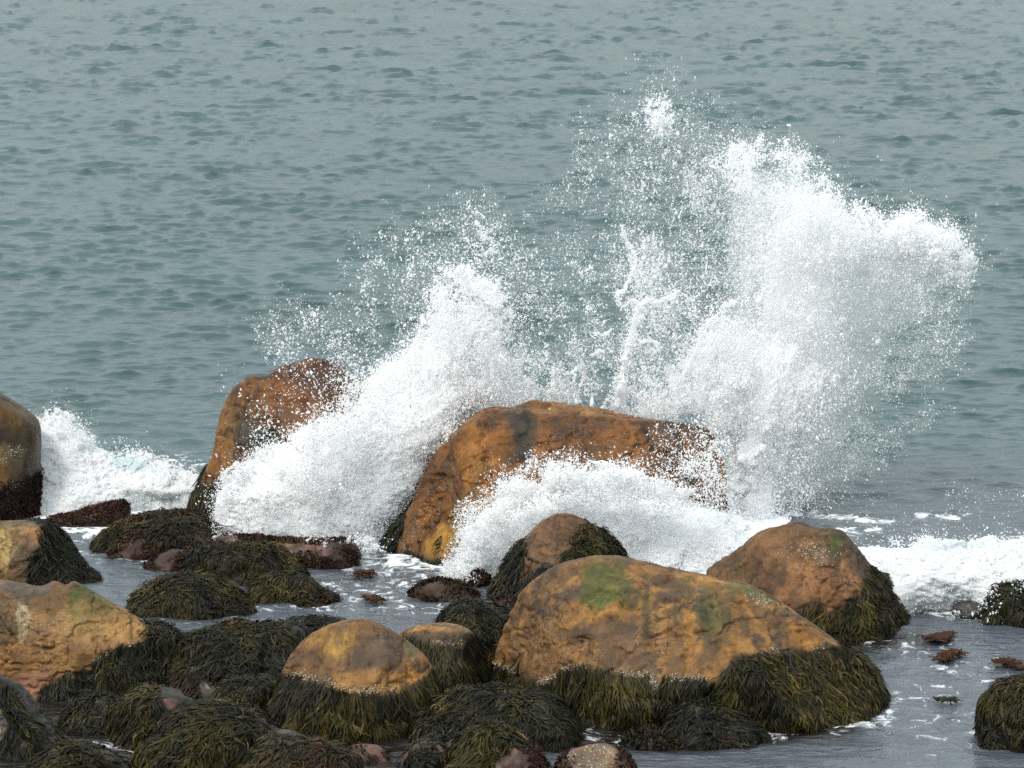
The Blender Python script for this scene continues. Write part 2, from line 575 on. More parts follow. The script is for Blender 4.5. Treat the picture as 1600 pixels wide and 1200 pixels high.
def build_rock(name, label, group, poly, base, D, pal='ochre', Db=None, R=None, lean=0.25, lvl=6, e=2.2, seed=1,
               mat=None, blobs=(), weeds=(), barn=(), amp=1.0, center=None, facets=2, category='rock', z0=0.0, rainamt=0.3, planes=()):
    c, dirs, r, Fc, info = hull(poly, base, D, Db, R, lean, lvl, e, seed, center, facets, z0, planes)
    ext = info['ext']; size = float(np.min(ext[[0, 2]]))
    P0 = c + dirs * r[:, None]
    off = seed * 9.17
    hump = pal in ('under', 'redbrown', 'darkgrey')
    disp = (0.16 if hump else 0.04) * size * fbm(P0 / size * (2.2 if hump else 1.3) + off, 3, seed)
    rid = 1 - np.abs(fbm(P0 / size * 2.6 + off + 40, 4, seed + 3)) * 2
    disp += -0.035 * size * np.clip(rid - 0.72, 0, 1) * 3
    disp += (0.03 if hump else 0.010 if mat is M_DRY else 0.006) * fbm(P0 * 6.0 + off, 5, seed + 5, 0.62)
    led = fbm(P0 * np.array([1.6, 1.6, 3.4]) + off + 21, 4, seed + 6, 0.55)
    disp += 0.022 * size * np.clip(np.abs(led) * 9, 0, 1) - 0.022 * size
    r2 = r + disp * amp
    V = c + dirs * r2[:, None]
    nrm, fn = normals_of(V, Fc)
    px, py, _ = proj(V)
    # ---- colours of the stone
    pc = np.array(PALS[pal])
    n1 = fbm(P0 * 1.9 + off, 5, seed + 7, 0.6) * 1.6
    n2 = fbm(P0 * 4.6 + off + 9, 5, seed + 8, 0.6) * 1.6
    w0 = sstep(-0.5, 0.35, n1); w2 = sstep(0.15, 0.75, n2)
    col = pc[1] * (1 - w0)[:, None] + pc[0] * w0[:, None]
    col = col * (1 - w2 * 0.75)[:, None] + pc[2] * (w2 * 0.75)[:, None]
    rain = fbm(P0 * np.array([6.5, 6.5, 0.45]) + off + 66, 4, seed + 30, 0.6) * 1.7
    kk = sstep(0.0, 0.32, rain) * rainamt
    col = col * (1 - kk)[:, None] + np.array((0.075, 0.055, 0.038)) * kk[:, None]
    kk = sstep(-0.1, -0.55, rain) * rainamt * 0.6
    col = col * (1 + 0.45 * kk)[:, None]
    warp = fbm(P0 * np.array([3.6, 3.6, 2.0]) + off + 3, 6, seed + 12, 0.68) * 1.9
    grit = fbm(P0 * 14 + off + 5, 4, seed + 13, 0.7)
    for (bx, by, rx, ry, bc, bs) in blobs:
        d = np.sqrt(((px - bx) / rx) ** 2 + ((py - by) / ry) ** 2) + warp * (0.6 if bs >= 1 else 1)
        k = sstep(1.2, 0.55, d) * bs * (0.72 + 0.28 * sstep(-0.4, 0.25, grit))
        col = col * (1 - k)[:, None] + np.array(bc) * k[:, None]
    wn = fbm(P0 * 4.0 + off + 77, 4, seed + 21)
    bvh = None
    wparts = []; tparts = []
    toc = CAM - V; toc /= np.linalg.norm(toc, axis=1)[:, None]
    face = np.sum(nrm * toc, 1)
    farea = np.linalg.norm(fn, axis=1)
    for wi, wd in enumerate(weeds):
        if 'line' in wd:
            lx = np.array(wd['line'], float)
            ln = np.interp(px, lx[:, 0], lx[:, 1])
            m = sstep(-8, 8, py - ln + wn * wd.get('rag', 22))
        elif 'poly' in wd:
            m = sstep(6, -6, poly_sdf(np.array(wd['poly'], float), px, py) + wn * wd.get('rag', 22))
        else:
            m = np.clip(sstep(-0.12, 0.1, wn * 1.5 + wd.get('cover', 0.5) * 0.62), 0, 1)
        back = (face < 0)
        m = np.where(back, np.maximum(m * 0, sstep(0.36, 0.3, V[:, 2] / max(V[:, 2].max(), 0.05))) if 'cover' not in wd else m, m)
        under = np.array(wd.get('under', PALS['under'][0]))
        k = m * wd.get('dark', 0.9)
        col = col * (1 - k)[:, None] + (under * (1 + 0.5 * wn)[:, None]) * k[:, None]  # stone painted dark beneath weed, imitating shade in the strand gaps
        if bvh is None:
            bvh = BVHTree.FromPolygons([tuple(v) for v in V], [tuple(int(i) for i in f) for f in Fc])
        # roots
        fm = m[Fc].mean(1)
        ff = face[Fc].mean(1); fz = V[:, 2][Fc].mean(1)
        vis = np.where(ff > -0.15, 1.0, 0.18)
        pr = farea * fm * (fz > -0.03) * vis
        dens = wd['n']
        turf = wd.get('turf', False)
        npick = int(min(dens * pr.sum() / 2 * (1.7 if turf else 2.0), wd.get('max', 9000) * 2.0))
        if npick < 5:
            continue
        rg = np.random.default_rng(seed * 7 + wi)
        fi = rg.choice(len(Fc), npick, p=pr / pr.sum())
        bc_ = rg.dirichlet([1, 1, 1], npick)
        if not turf:
            h_ = npick // 2
            fi[h_:2 * h_] = fi[:h_]; bc_[h_:2 * h_] = bc_[:h_]
        roots = np.einsum('nk,nkd->nd', bc_, V[Fc[fi]])
        rn = np.einsum('nk,nkd->nd', bc_, nrm[Fc[fi]]); rn /= np.linalg.norm(rn, axis=1)[:, None]
        res = strands(roots, rn, bvh, wd.get('L', 0.3) * (0.62 if turf else 0.68), wd.get('w', 0.014) * (0.75 if turf else 0.62), wd.get('pal', 'olive'), wd.get('comb', (0, 0, 0)),
                      3 if turf else 6, wd.get('lift', 0.03), seed * 3 + wi, wd.get('swirl', 0.5), turf, wild=0.3 if 'line' in wd else 0.45 if 'poly' in wd else 0.75, loose=0.45 if 'line' in wd else 0.8)
        (tparts if turf else wparts).append(res)
    root = add_obj(name, make_mesh(name, V, Fc, True, np.clip(col, 0.004, 0.9), [mat or M_DRY]),
                   label=label, category=category, group=group)
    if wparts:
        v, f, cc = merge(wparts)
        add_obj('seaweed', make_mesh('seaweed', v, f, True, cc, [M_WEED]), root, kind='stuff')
    if tparts:
        v, f, cc = merge(tparts)
        add_obj('moss', make_mesh('moss', v, f, True, cc, [M_TURF]), root, kind='stuff')
    if barn:
        bp = []; bn = []
        rg = np.random.default_rng(seed + 500)
        for (pl, wdt, cnt) in barn:          # polyline in photo frame, spread, count
            pl = np.array(pl, float)
            seg = np.linalg.norm(np.diff(pl, axis=0), axis=1); cs = np.concatenate([[0], np.cumsum(seg)])
            cnt = int(cnt * 1.05)
            s = rg.random(cnt) * cs[-1]
            s = s[vnoise(np.stack([s / 22, s * 0, s * 0 + seed], 1), 3) > -0.25]
            x = np.interp(s, cs, pl[:, 0]) + rg.normal(size=len(s)) * wdt
            y = np.interp(s, cs, pl[:, 1]) + rg.normal(size=len(s)) * wdt * 0.8
            if bvh is None:
                bvh = BVHTree.FromPolygons([tuple(q) for q in V], [tuple(int(i) for i in f) for f in Fc])
            for a, b in zip(x, y):
                d = rays(a, b); d = d / np.linalg.norm(d)
                loc, no, idx, dist = bvh.ray_cast(Vector(CAM), Vector(d))
                if loc is not None and loc[2] > 0:
                    bp.append(loc[:]); bn.append(no[:])
        if len(bp) > 3:
            v, f, cc = barnacle_mesh(np.array(bp), np.array(bn), 0.003, 0.0085, seed)
            add_obj('barnacles', make_mesh('barnacles', v, f, False, cc, [M_BARN]), root, kind='stuff')
    return root


GREEN = (0.078, 0.090, 0.022)
DGREEN = (0.03, 0.045, 0.02)
YEL = (0.36, 0.27, 0.06)
BRT = (0.38, 0.19, 0.05)
GRY = (0.10, 0.088, 0.062)
DRK = (0.04, 0.03, 0.022)
PINK = (0.24, 0.17, 0.13)

G_BARE = 'big ochre boulders standing in the surf'
G_HUMP = 'low rocks buried under hanging seaweed'
G_SMALL = 'small half bare stones between the weedy rocks'

# ------------------------------------------------------------------ the rocks, far to near
# boulder cut by the edge of the picture, in front of the breaking wave
build_rock('boulder', 'smooth olive brown boulder with a pale barnacle band and dark red moss round its foot', G_BARE,
    [(-150, 640), (-70, 606), (0, 614), (35, 634), (61, 655), (66, 682), (65, 760), (63, 860), (-20, 880), (-160, 870)], 815, 0.7,
    'olive', R=0.45, lean=0.12, lvl=6, seed=2, mat=M_WET, amp=0.6,
    blobs=[(20, 650, 40, 14, (0.12, 0.065, 0.02), .7), (0, 712, 70, 16, (0.13, 0.105, 0.06), .8), (0, 745, 22, 40, (0.18, 0.09, 0.015), .7), (45, 735, 26, 40, (0.05, 0.042, 0.03), .8)],
    weeds=[dict(line=[(-160, 760), (0, 765), (20, 758), (64, 740)], n=5200, L=0.05, w=0.016, pal='darkred', turf=True, rag=10, under=(0.012, 0.007, 0.006))],
    barn=[([(-10, 722), (25, 706), (55, 700)], 9, 150), ([(0, 765), (30, 758), (58, 745)], 4, 70)])

build_rock('tall_boulder', 'tall rust brown boulder in the surf, dark green hollow, spray drops crossing its face', G_BARE,
    [(286, 900), (296, 790), (311, 752), (327, 714), (336, 674), (346, 638), (357, 612), (378, 592), (394, 583), (418, 585), (436, 571), (458, 564),
     (484, 558), (506, 560), (526, 566), (545, 580), (565, 598), (588, 620), (612, 660), (628, 730), (632, 900)], 838, 0.9,
    'wet', R=0.55, lean=0.28, lvl=7, seed=3, planes=[(-0.8,-0.5,0.3,0.8),(0.25,-0.9,0.35,0.78),(0.5,-0.3,0.8,0.85)], mat=M_WET, center=(455, 720), facets=3,
    blobs=[(408, 674, 60, 54, (0.017, 0.026, 0.016), 1), (515, 590, 75, 40, (0.070, 0.027, 0.011), 1), (350, 690, 22, 70, (0.32, 0.15, 0.028), .7), (395, 620, 36, 26, (0.28, 0.115, 0.025), .5),  # dark green patch, the hollow's shade painted into its colour
           (470, 640, 50, 50, (0.24, 0.085, 0.02), .6), (380, 650, 30, 40, (0.1, 0.055, 0.02), .5)],
    weeds=[dict(line=[(280, 735), (312, 748), (330, 762), (350, 745), (420, 760), (640, 760)], n=2200, L=0.28, w=0.013, pal='olive', rag=8, max=3500)])

build_rock('low_rock', 'low wedge shaped rock furred with dark red moss at the foot of the breaking wave', G_HUMP,
    [(70, 850), (74, 812), (108, 803), (150, 791), (186, 782), (203, 783), (205, 796), (196, 816), (190, 850)], 821, 0.35,
    'redbrown', R=0.2, lean=0.4, lvl=5, seed=4, mat=M_WET,
    weeds=[dict(cover=0.25, n=5500, L=0.045, w=0.015, pal='red', turf=True)])

build_rock('boulder', 'huge wet orange brown boulder in the wave, dark grey triangular stain below its crest', G_BARE,
    [(578, 960), (584, 884), (600, 848), (622, 818), (640, 790), (656, 752), (672, 720), (692, 694), (712, 673), (734, 652), (757, 637), (802, 632), (828, 624), (850, 623),
     (895, 628), (928, 636), (972, 647), (1012, 655), (1066, 660), (1106, 664), (1122, 674), (1133, 700), (1136, 750), (1128, 800), (1118, 900), (1080, 990), (640, 1000)], 895, 1.25,
    'wet', R=0.75, lean=0.34, lvl=8, seed=5, planes=[(-0.75,-0.5,0.42,0.84),(0.12,-0.8,0.6,0.8),(0.1,-0.3,0.95,0.9)], rainamt=0.15, mat=M_WET, center=(850, 790), facets=4, amp=0.9,
    blobs=[(822, 662, 27, 30, (0.036, 0.034, 0.024), 1), (820, 692, 14, 44, (0.038, 0.035, 0.024), 1), (814, 650, 34, 18, (0.04, 0.036, 0.025), 1), (680, 845, 26, 36, (0.38, 0.2, 0.03), .8), (740, 720, 22, 60, (0.36, 0.16, 0.03), .6), (700, 760, 16, 50, (0.10, 0.055, 0.02), .5),
           (1080, 668, 50, 12, (0.06, 0.04, 0.025), .7), (905, 665, 60, 16, (0.1, 0.045, 0.018), .5), (900, 640, 90, 10, (0.27, 0.15, 0.06), .7), (640, 850, 26, 50, (0.16, 0.105, 0.06), .7), (730, 800, 30, 30, (0.12, 0.08, 0.02), .5),
           (960, 700, 90, 26, (0.24, 0.1, 0.025), .5)],
    weeds=[dict(poly=[(560, 960), (575, 880), (592, 846), (622, 812), (632, 806), (620, 845), (612, 868), (640, 862), (680, 875), (712, 880), (760, 860), (800, 960)], n=2200, L=0.2, w=0.013, pal='dark', rag=8, max=2500)],
    barn=[([(640, 800), (665, 770), (640, 850)], 12, 130), ([(625, 880), (690, 890)], 8, 60)])

build_rock('boulder', 'brown boulder with a mop of olive seaweed on its crown, behind the widest boulder', G_BARE,
    [(755, 1010), (764, 935), (778, 905), (800, 866), (822, 838), (843, 814), (868, 802), (896, 803), (922, 818), (948, 836), (966, 852), (976, 872), (985, 960), (970, 1010)], 948, 0.6,
    'brown', R=0.42, lean=0.3, lvl=7, seed=6, planes=[(-0.5,-0.7,0.5,0.8),(0.5,-0.6,0.6,0.82)], mat=M_WET, center=(870, 905),
    blobs=[(860, 830, 40, 24, (0.2, 0.1, 0.045), .6)],
    weeds=[dict(poly=[(880, 862), (900, 832), (925, 812), (950, 830), (985, 860), (990, 1000), (905, 1000), (884, 900)], n=2600, L=0.32, w=0.014, pal='olive', rag=12),
           dict(poly=[(740, 1000), (758, 930), (800, 860), (822, 834), (826, 850), (806, 890), (800, 925), (850, 880), (870, 890), (860, 1000)], n=2600, L=0.3, w=0.014, pal='dark', rag=10)])

build_rock('boulder', 'peaked brown boulder dotted with white barnacles, dark red moss down one flank', G_BARE,
    [(1100, 960), (1106, 893), (1112, 884), (1140, 866), (1180, 836), (1200, 825), (1232, 816), (1250, 813), (1275, 822), (1300, 824), (1318, 828), (1334, 846), (1352, 868),
     (1366, 884), (1390, 900), (1408, 926), (1422, 952), (1436, 978), (1442, 996), (1446, 1060), (1250, 1080), (1120, 1030)], 1006, 0.85,
    'brown', R=0.55, lean=0.35, lvl=7, seed=8, planes=[(-0.22,-0.75,0.6,0.76),(0.85,-0.35,0.4,0.78),(-0.6,-0.3,0.75,0.85)], z0=0.30, mat=M_DRY, center=(1275, 925), facets=4,
    blobs=[(1290, 925, 60, 45, (0.30, 0.135, 0.052), .75), (1320, 910, 26, 26, (0.30, 0.145, 0.07), .6), (1305, 845, 12, 24, (0.05, 0.075, 0.018), .9), (1150, 878, 26, 16, (0.12, 0.075, 0.025), .6), (1345, 865, 22, 30, (0.075, 0.055, 0.035), .7), (1230, 860, 60, 25, (0.2, 0.105, 0.045), .5)],
    weeds=[dict(poly=[(1180, 925), (1200, 940), (1250, 952), (1280, 935), (1295, 955), (1330, 925), (1344, 925), (1345, 890), (1366, 880), (1400, 900), (1400, 1080), (1180, 1080)], n=2800, L=0.3, w=0.014, pal='olive', rag=10),
           dict(poly=[(1372, 886), (1395, 892), (1460, 1000), (1450, 1080), (1390, 1080), (1395, 960)], n=6000, L=0.06, w=0.017, pal='red', turf=True, rag=10)],
    barn=[([(1230, 862), (1265, 858), (1305, 868)], 13, 260), ([(1115, 890), (1125, 893)], 3, 30), ([(1262, 880), (1290, 875)], 8, 90)])

build_rock('low_rock', 'black weedy rock poking out of the rolling foam at the edge of the picture', G_HUMP,
    [(1532, 1010), (1538, 962), (1548, 932), (1566, 917), (1600, 912), (1650, 918), (1680, 950), (1690, 1010)], 980, 0.45,
    'darkgrey', R=0.3, lean=0.35, lvl=5, seed=9, mat=M_WET,
    weeds=[dict(cover=0.45, n=2400, L=0.25, w=0.014, pal='dark')], barn=[([(1545, 950), (1590, 930)], 12, 60)])

build_rock('low_rock', 'dark flat ledge awash between the rolling foam and the black weedy rock', G_HUMP,
    [(1488, 970), (1492, 945), (1510, 938), (1535, 940), (1560, 950), (1560, 972)], 962, 0.25,
    'darkgrey', R=0.1, lean=0.6, lvl=5, seed=10, mat=M_WET)

build_rock('low_rock', 'broad hump of dark red moss and olive weed before the tall leaning boulder', G_HUMP,
    [(144, 910), (150, 852), (162, 835), (182, 822), (215, 808), (250, 800), (285, 798), (312, 806), (330, 815), (345, 830), (352, 850), (352, 910)], 870, 0.55,
    'redbrown', R=0.32, lean=0.45, lvl=6, seed=11, mat=M_WET,
    weeds=[dict(cover=0.5, n=3800, L=0.05, w=0.016, pal='red', turf=True),
           dict(poly=[(140, 870), (150, 840), (190, 812), (250, 796), (330, 800), (290, 840), (262, 850), (230, 826), (180, 840)], n=1700, L=0.3, w=0.014, pal='olive', rag=20)])

build_rock('flat_rock', 'long flat reddish ledge with pinkish bare patches under the white water', G_HUMP,
    [(330, 910), (336, 846), (348, 838), (395, 837), (450, 841), (500, 843), (540, 842), (556, 848), (562, 868), (556, 910)], 886, 0.5,
    'redbrown', R=0.2, lean=0.25, lvl=6, seed=12, mat=M_WET,
    blobs=[(380, 848, 26, 10, (0.18, 0.13, 0.085), .9), (465, 868, 22, 18, (0.17, 0.11, 0.085), .9), (500, 860, 10, 8, (0.26, 0.16, 0.13), .7), (440, 845, 40, 7, (0.3, 0.17, 0.07), .7)],
    weeds=[dict(cover=0.05, n=4600, L=0.045, w=0.015, pal='red', turf=True)], barn=[([(360, 850), (395, 850)], 6, 70), ([(450, 862), (482, 875)], 6, 60)])

build_rock('low_rock', 'small dark red mossy hump touching the longer olive hump', G_SMALL,
    [(222, 910), (228, 884), (250, 868), (275, 858), (298, 858), (310, 880), (312, 910)], 890, 0.3, 'redbrown', R=0.18, lean=0.5, lvl=5, seed=13, mat=M_WET,
    weeds=[dict(cover=0.6, n=4600, L=0.05, w=0.015, pal='red', turf=True), dict(cover=-0.1, n=900, L=0.2, w=0.013, pal='mixed')])

build_rock('low_rock', 'long olive weedy hump in front of the flat reddish ledge', G_HUMP,
    [(280, 950), (285, 892), (296, 868), (318, 853), (350, 850), (390, 852), (425, 854), (446, 868), (462, 882), (476, 896), (480, 950)], 914, 0.5, 'under', R=0.26, lean=0.4, lvl=6, seed=14, mat=M_WET,
    weeds=[dict(cover=0.5, n=2700, L=0.26, w=0.014, pal='olive')])

build_rock('boulder', 'tan boulder with a yellow face and black weed draped down one flank', G_BARE,
    [(-90, 960), (-80, 830), (-40, 815), (0, 814), (50, 812), (72, 814), (88, 824), (106, 845), (122, 868), (136, 890), (152, 902), (158, 918), (150, 970)], 920, 0.6,
    'tan', R=0.4, lean=0.3, lvl=7, seed=15, planes=[(-0.1,-0.8,0.5,0.8),(0.7,-0.4,0.6,0.82)], mat=M_DRY, center=(30, 880),
    blobs=[(10, 845, 20, 26, (0.42, 0.30, 0.11), .85), (45, 835, 20, 16, (0.32, 0.16, 0.06), .8), (30, 855, 12, 26, (0.1, 0.07, 0.04), .7), (40, 818, 40, 6, (0.07, 0.07, 0.05), .8)],
    weeds=[dict(poly=[(62, 815), (80, 812), (110, 830), (165, 915), (165, 960), (60, 960), (42, 900), (52, 870), (64, 850)], n=2500, L=0.32, w=0.014, pal='dark', rag=10),
           dict(poly=[(120, 880), (165, 895), (165, 930), (118, 930)], n=4000, L=0.05, w=0.016, pal='red', turf=True, rag=8)])

build_rock('low_rock', 'rounded weedy hump in open shallows, larger than the hump with two pale pebbles', G_HUMP,
    [(196, 1000), (202, 950), (212, 932), (240, 912), (275, 902), (310, 901), (340, 904), (365, 920), (382, 938), (392, 955), (396, 1000)], 964, 0.5, 'under', R=0.28, lean=0.45, lvl=6, seed=16, mat=M_WET,
    weeds=[dict(cover=0.5, n=2800, L=0.32, w=0.014, pal='olive', comb=(0.25, 0, 0)), dict(poly=[(362, 925), (400, 940), (400, 970), (355, 970)], n=4000, L=0.05, w=0.016, pal='red', turf=True, rag=6)])

build_rock('low_rock', 'small weedy hump in the shallows, two pale pebbles showing at its end', G_HUMP,
    [(385, 980), (390, 925), (405, 908), (430, 900), (455, 895), (475, 899), (495, 915), (515, 930), (526, 938), (528, 980)], 944, 0.4, 'under', R=0.22, lean=0.45, lvl=6, seed=17, mat=M_WET,
    blobs=[(405, 918, 10, 9, PINK, .9)],
    weeds=[dict(poly=[(415, 980), (412, 905), (440, 890), (480, 895), (500, 912), (500, 980)], n=2900, L=0.3, w=0.014, pal='olive', rag=8), dict(poly=[(385, 912), (398, 900), (414, 905), (416, 960), (385, 960)], n=900, L=0.14, w=0.013, pal='gold', rag=8),
           dict(poly=[(492, 905), (535, 930), (535, 960), (490, 960)], n=4500, L=0.05, w=0.016, pal='red', turf=True, rag=6)])

build_rock('low_rock', 'low mound of brown and red weed in the shallows before the wet orange boulder', G_SMALL,
    [(638, 960), (641, 928), (660, 914), (685, 907), (712, 911), (735, 922), (747, 930), (748, 960)], 938, 0.35, 'redbrown', R=0.2, lean=0.5, lvl=5, seed=18, mat=M_WET,
    weeds=[dict(cover=0.5, n=4200, L=0.06, w=0.016, pal='mixed', turf=True), dict(cover=0.2, n=1200, L=0.16, w=0.013, pal='rust')])

build_rock('low_rock', 'tiny red brown stone in the foam at the foot of the wet orange boulder', G_SMALL,
    [(720, 930), (724, 905), (738, 895), (755, 894), (766, 904), (770, 930)], 915, 0.2, 'redbrown', R=0.1, lean=0.4, lvl=5, seed=19, mat=M_WET,
    weeds=[dict(cover=0.5, n=4200, L=0.05, w=0.015, pal='red', turf=True)])

build_rock('pebble', 'pale shelly stone with rusty weed wedged beside the widest orange boulder', G_SMALL,
    [(762, 975), (766, 945), (782, 935), (802, 934), (812, 944), (812, 975)], 960, 0.2, 'pink', R=0.12, lean=0.4, lvl=5, seed=20, mat=M_WET,
    weeds=[dict(poly=[(760, 945), (780, 930), (815, 930), (815, 945)], n=3000, L=0.06, w=0.016, pal='rust', turf=True, rag=6)])

build_rock('low_rock', 'dark shaggy hump of weed squeezed behind the tan topped rock and the widest orange boulder', G_HUMP,
    [(660, 1060), (674, 985), (690, 960), (715, 945), (740, 940), (770, 948), (796, 962), (806, 990), (806, 1060)], 1030, 0.45, 'under', R=0.3, lean=0.4, lvl=6, seed=21, z0=0.30, mat=M_WET,
    weeds=[dict(cover=0.5, n=2700, L=0.3, w=0.014, pal='dark', comb=(0.3, 0, 0))])

# the widest boulder
build_rock('boulder', 'widest ochre boulder, streaked and green tinged, above a thick skirt of hanging seaweed', G_BARE,
    [(760, 1210), (767, 1080), (770, 1035), (782, 1000), (797, 960), (815, 927), (848, 897), (890, 878), (930, 870), (972, 871), (1010, 879), (1060, 890), (1110, 899), (1160, 908),
     (1200, 926), (1240, 950), (1278, 978), (1308, 1000), (1338, 1022), (1364, 1058), (1378, 1092), (1384, 1130), (1388, 1215), (1100, 1240)], 1143, 1.15,
    'ochre', R=0.72, lean=0.42, lvl=8, seed=22, planes=[(-0.1,-0.78,0.62,0.8),(0.55,-0.6,0.6,0.84),(-0.6,-0.6,0.5,0.84)], rainamt=0.62, z0=0.50, mat=M_DRY, center=(1060, 1050), facets=3,
    blobs=[(950, 915, 40, 40, GREEN, 1), (935, 938, 28, 20, GREEN, .9), (1010, 940, 22, 40, (0.10, 0.095, 0.03), .7), (1075, 905, 16, 8, GREEN, .7), (1105, 950, 40, 44, (0.10, 0.105, 0.03), .75), (1170, 915, 50, 14, (0.11, 0.115, 0.035), .8), (1195, 930, 28, 14, (0.09, 0.1, 0.04), .6),
           (875, 930, 26, 30, (0.085, 0.062, 0.045), .9), (1010, 958, 9, 62, (0.075, 0.058, 0.026), 1), (1055, 985, 5, 66, (0.10, 0.07, 0.04), 1), (1102, 965, 15, 62, (0.085, 0.075, 0.028), 1), (1033, 1000, 9, 60, (0.31, 0.17, 0.06), 1), (1076, 990, 12, 56, (0.34, 0.17, 0.05), 1), (1060, 925, 60, 12, (0.11, 0.075, 0.045), .8), (870, 1035, 60, 26, (0.16, 0.09, 0.045), .7), (880, 965, 24, 26, BRT, .6), (1068, 985, 36, 34, BRT, .55), (850, 1010, 50, 40, (0.30, 0.155, 0.05), .5), (1180, 992, 22, 20, (0.05, 0.036, 0.03), .9), (1215, 1000, 12, 14, (0.05, 0.036, 0.03), .8), (1260, 990, 14, 12, (0.05, 0.03, 0.02), .8),
           (1260, 995, 30, 26, (0.45, 0.2, 0.04), .5), (910, 992, 60, 10, (0.09, 0.05, 0.03), .6), (1000, 1010, 60, 26, (0.2, 0.11, 0.06), .5), (1330, 1040, 30, 30, (0.06, 0.055, 0.04), .7), (1240, 1025, 40, 14, (0.15, 0.08, 0.04), .6)],
    weeds=[dict(line=[(755, 1035), (768, 1038), (790, 1042), (815, 1050), (838, 1064), (852, 1066), (870, 1050), (900, 1036), (930, 1040), (980, 1052), (1015, 1058), (1020, 1130), (1030, 1130), (1036, 1058), (1075, 1058), (1120, 1062), (1140, 1040), (1180, 1022), (1250, 1018), (1308, 1010), (1330, 1000), (1345, 1020), (1400, 1040)],
                n=3000, L=0.36, w=0.0135, pal='olive', rag=7, max=9000, lift=0.035, swirl=0.35),
           dict(poly=[(1130, 1062), (1150, 1030), (1200, 1020), (1260, 1020), (1300, 1016), (1330, 1060), (1330, 1110), (1140, 1120)], n=1300, L=0.34, w=0.0135, pal='gold', rag=14, swirl=0.3),
           dict(poly=[(1180, 1150), (1220, 1105), (1290, 1085), (1350, 1085), (1400, 1100), (1400, 1170), (1180, 1170)], n=4200, L=0.06, w=0.018, pal='red', turf=True, rag=16)],
    barn=[([(772, 1035), (800, 1050), (845, 1068), (870, 1052)], 4, 230), ([(880, 1045), (930, 1040), (980, 1052), (1030, 1056), (1110, 1062)], 5, 420), ([(1018, 1056), (1024, 1090), (1022, 1128)], 5, 240),
          ([(1190, 1020), (1270, 1014), (1290, 1010)], 5, 110), ([(1170, 932), (1200, 942)], 6, 80)])

build_rock('boulder', 'squat orange boulder with brown cap stain, ringed by a shaggy seaweed skirt', G_BARE,
    [(420, 1215), (426, 1120), (436, 1065), (452, 1030), (470, 1004), (495, 983), (530, 971), (560, 967), (590, 972), (618, 984), (645, 1004), (664, 1024), (676, 1046), (684, 1085), (690, 1150), (690, 1215)], 1158, 0.75,
    'ochre', R=0.5, lean=0.4, lvl=7, seed=23, planes=[(0.05,-0.62,0.8,0.8),(-0.5,-0.7,0.5,0.85)], rainamt=0.15, z0=0.42, mat=M_DRY, center=(558, 1095), facets=3,
    blobs=[(590, 1022, 66, 34, (0.105, 0.07, 0.046), 1), (525, 1005, 34, 26, (0.42, 0.24, 0.05), .7), (640, 1025, 20, 22, (0.13, 0.12, 0.05), .6), (500, 1030, 24, 14, (0.09, 0.055, 0.03), .7), (645, 1058, 40, 14, (0.42, 0.20, 0.045), 1), (560, 1068, 40, 12, (0.36, 0.18, 0.04), .6), (530, 1000, 8, 20, (0.06, 0.04, 0.03), .6)],
    weeds=[dict(line=[(415, 1060), (440, 1056), (460, 1056), (500, 1066), (530, 1078), (570, 1086), (620, 1082), (655, 1066), (676, 1045), (700, 1045)], n=3000, L=0.36, w=0.0135, pal='olive', rag=10, swirl=0.35, lift=0.035, max=6000),
           dict(poly=[(480, 1080), (560, 1085), (600, 1090), (570, 1140), (500, 1140)], n=1000, L=0.32, w=0.0135, pal='gold', rag=14, swirl=0.3)],
    barn=[([(448, 1052), (500, 1062), (540, 1076), (580, 1080)], 5, 190), ([(560, 1078), (620, 1078)], 4, 60)])

build_rock('boulder', 'tan topped rock with long dark weed over its front, between two orange boulders', G_BARE,
    [(600, 1130), (612, 1010), (630, 984), (660, 975), (695, 973), (722, 978), (742, 990), (758, 1020), (766, 1060), (768, 1130)], 1095, 0.55,
    'tan', R=0.35, lean=0.35, lvl=7, seed=24, z0=0.40, mat=M_DRY, center=(690, 1050),
    blobs=[(680, 980, 50, 8, (0.36, 0.19, 0.06), .7), (690, 996, 50, 8, (0.08, 0.065, 0.045), .8)],
    weeds=[dict(line=[(595, 1000), (640, 996), (690, 1006), (724, 1008), (736, 984), (775, 970)], n=2900, L=0.38, w=0.014, pal='olive', rag=8, swirl=0.4)],
    barn=[([(650, 1000), (720, 1006)], 4, 60)])

build_rock('low_rock', 'dark grey rock top just behind the squat orange boulder', G_SMALL,
    [(420, 1040), (436, 985), (455, 970), (480, 964), (510, 966), (536, 975), (545, 1000), (545, 1040)], 1010, 0.3, 'grey', R=0.2, lean=0.45, lvl=5, seed=25, mat=M_WET,
    weeds=[dict(poly=[(450, 975), (480, 960), (540, 965), (540, 985), (470, 985)], n=2200, L=0.2, w=0.013, pal='dark', rag=12)])

build_rock('low_rock', 'long dark bank of seaweed between the big ochre boulder and the squat orange boulder', G_HUMP,
    [(238, 1130), (246, 1060), (252, 1025), (268, 1003), (300, 992), (335, 984), (365, 974), (400, 980), (440, 976), (470, 984), (482, 1010), (486, 1080), (480, 1130)], 1088, 0.6, 'under', R=0.34, lean=0.4, lvl=6, seed=26, z0=0.35, mat=M_WET, center=(365, 1045),
    weeds=[dict(cover=0.5, n=2700, L=0.36, w=0.014, pal='dark', swirl=0.45), dict(poly=[(240, 1060), (270, 1000), (365, 970), (400, 1010), (330, 1040), (260, 1070)], n=1600, L=0.3, w=0.014, pal='olive', rag=18), dict(poly=[(340, 985), (365, 970), (395, 976), (380, 990)], n=2500, L=0.1, w=0.014, pal='gold', rag=6)])

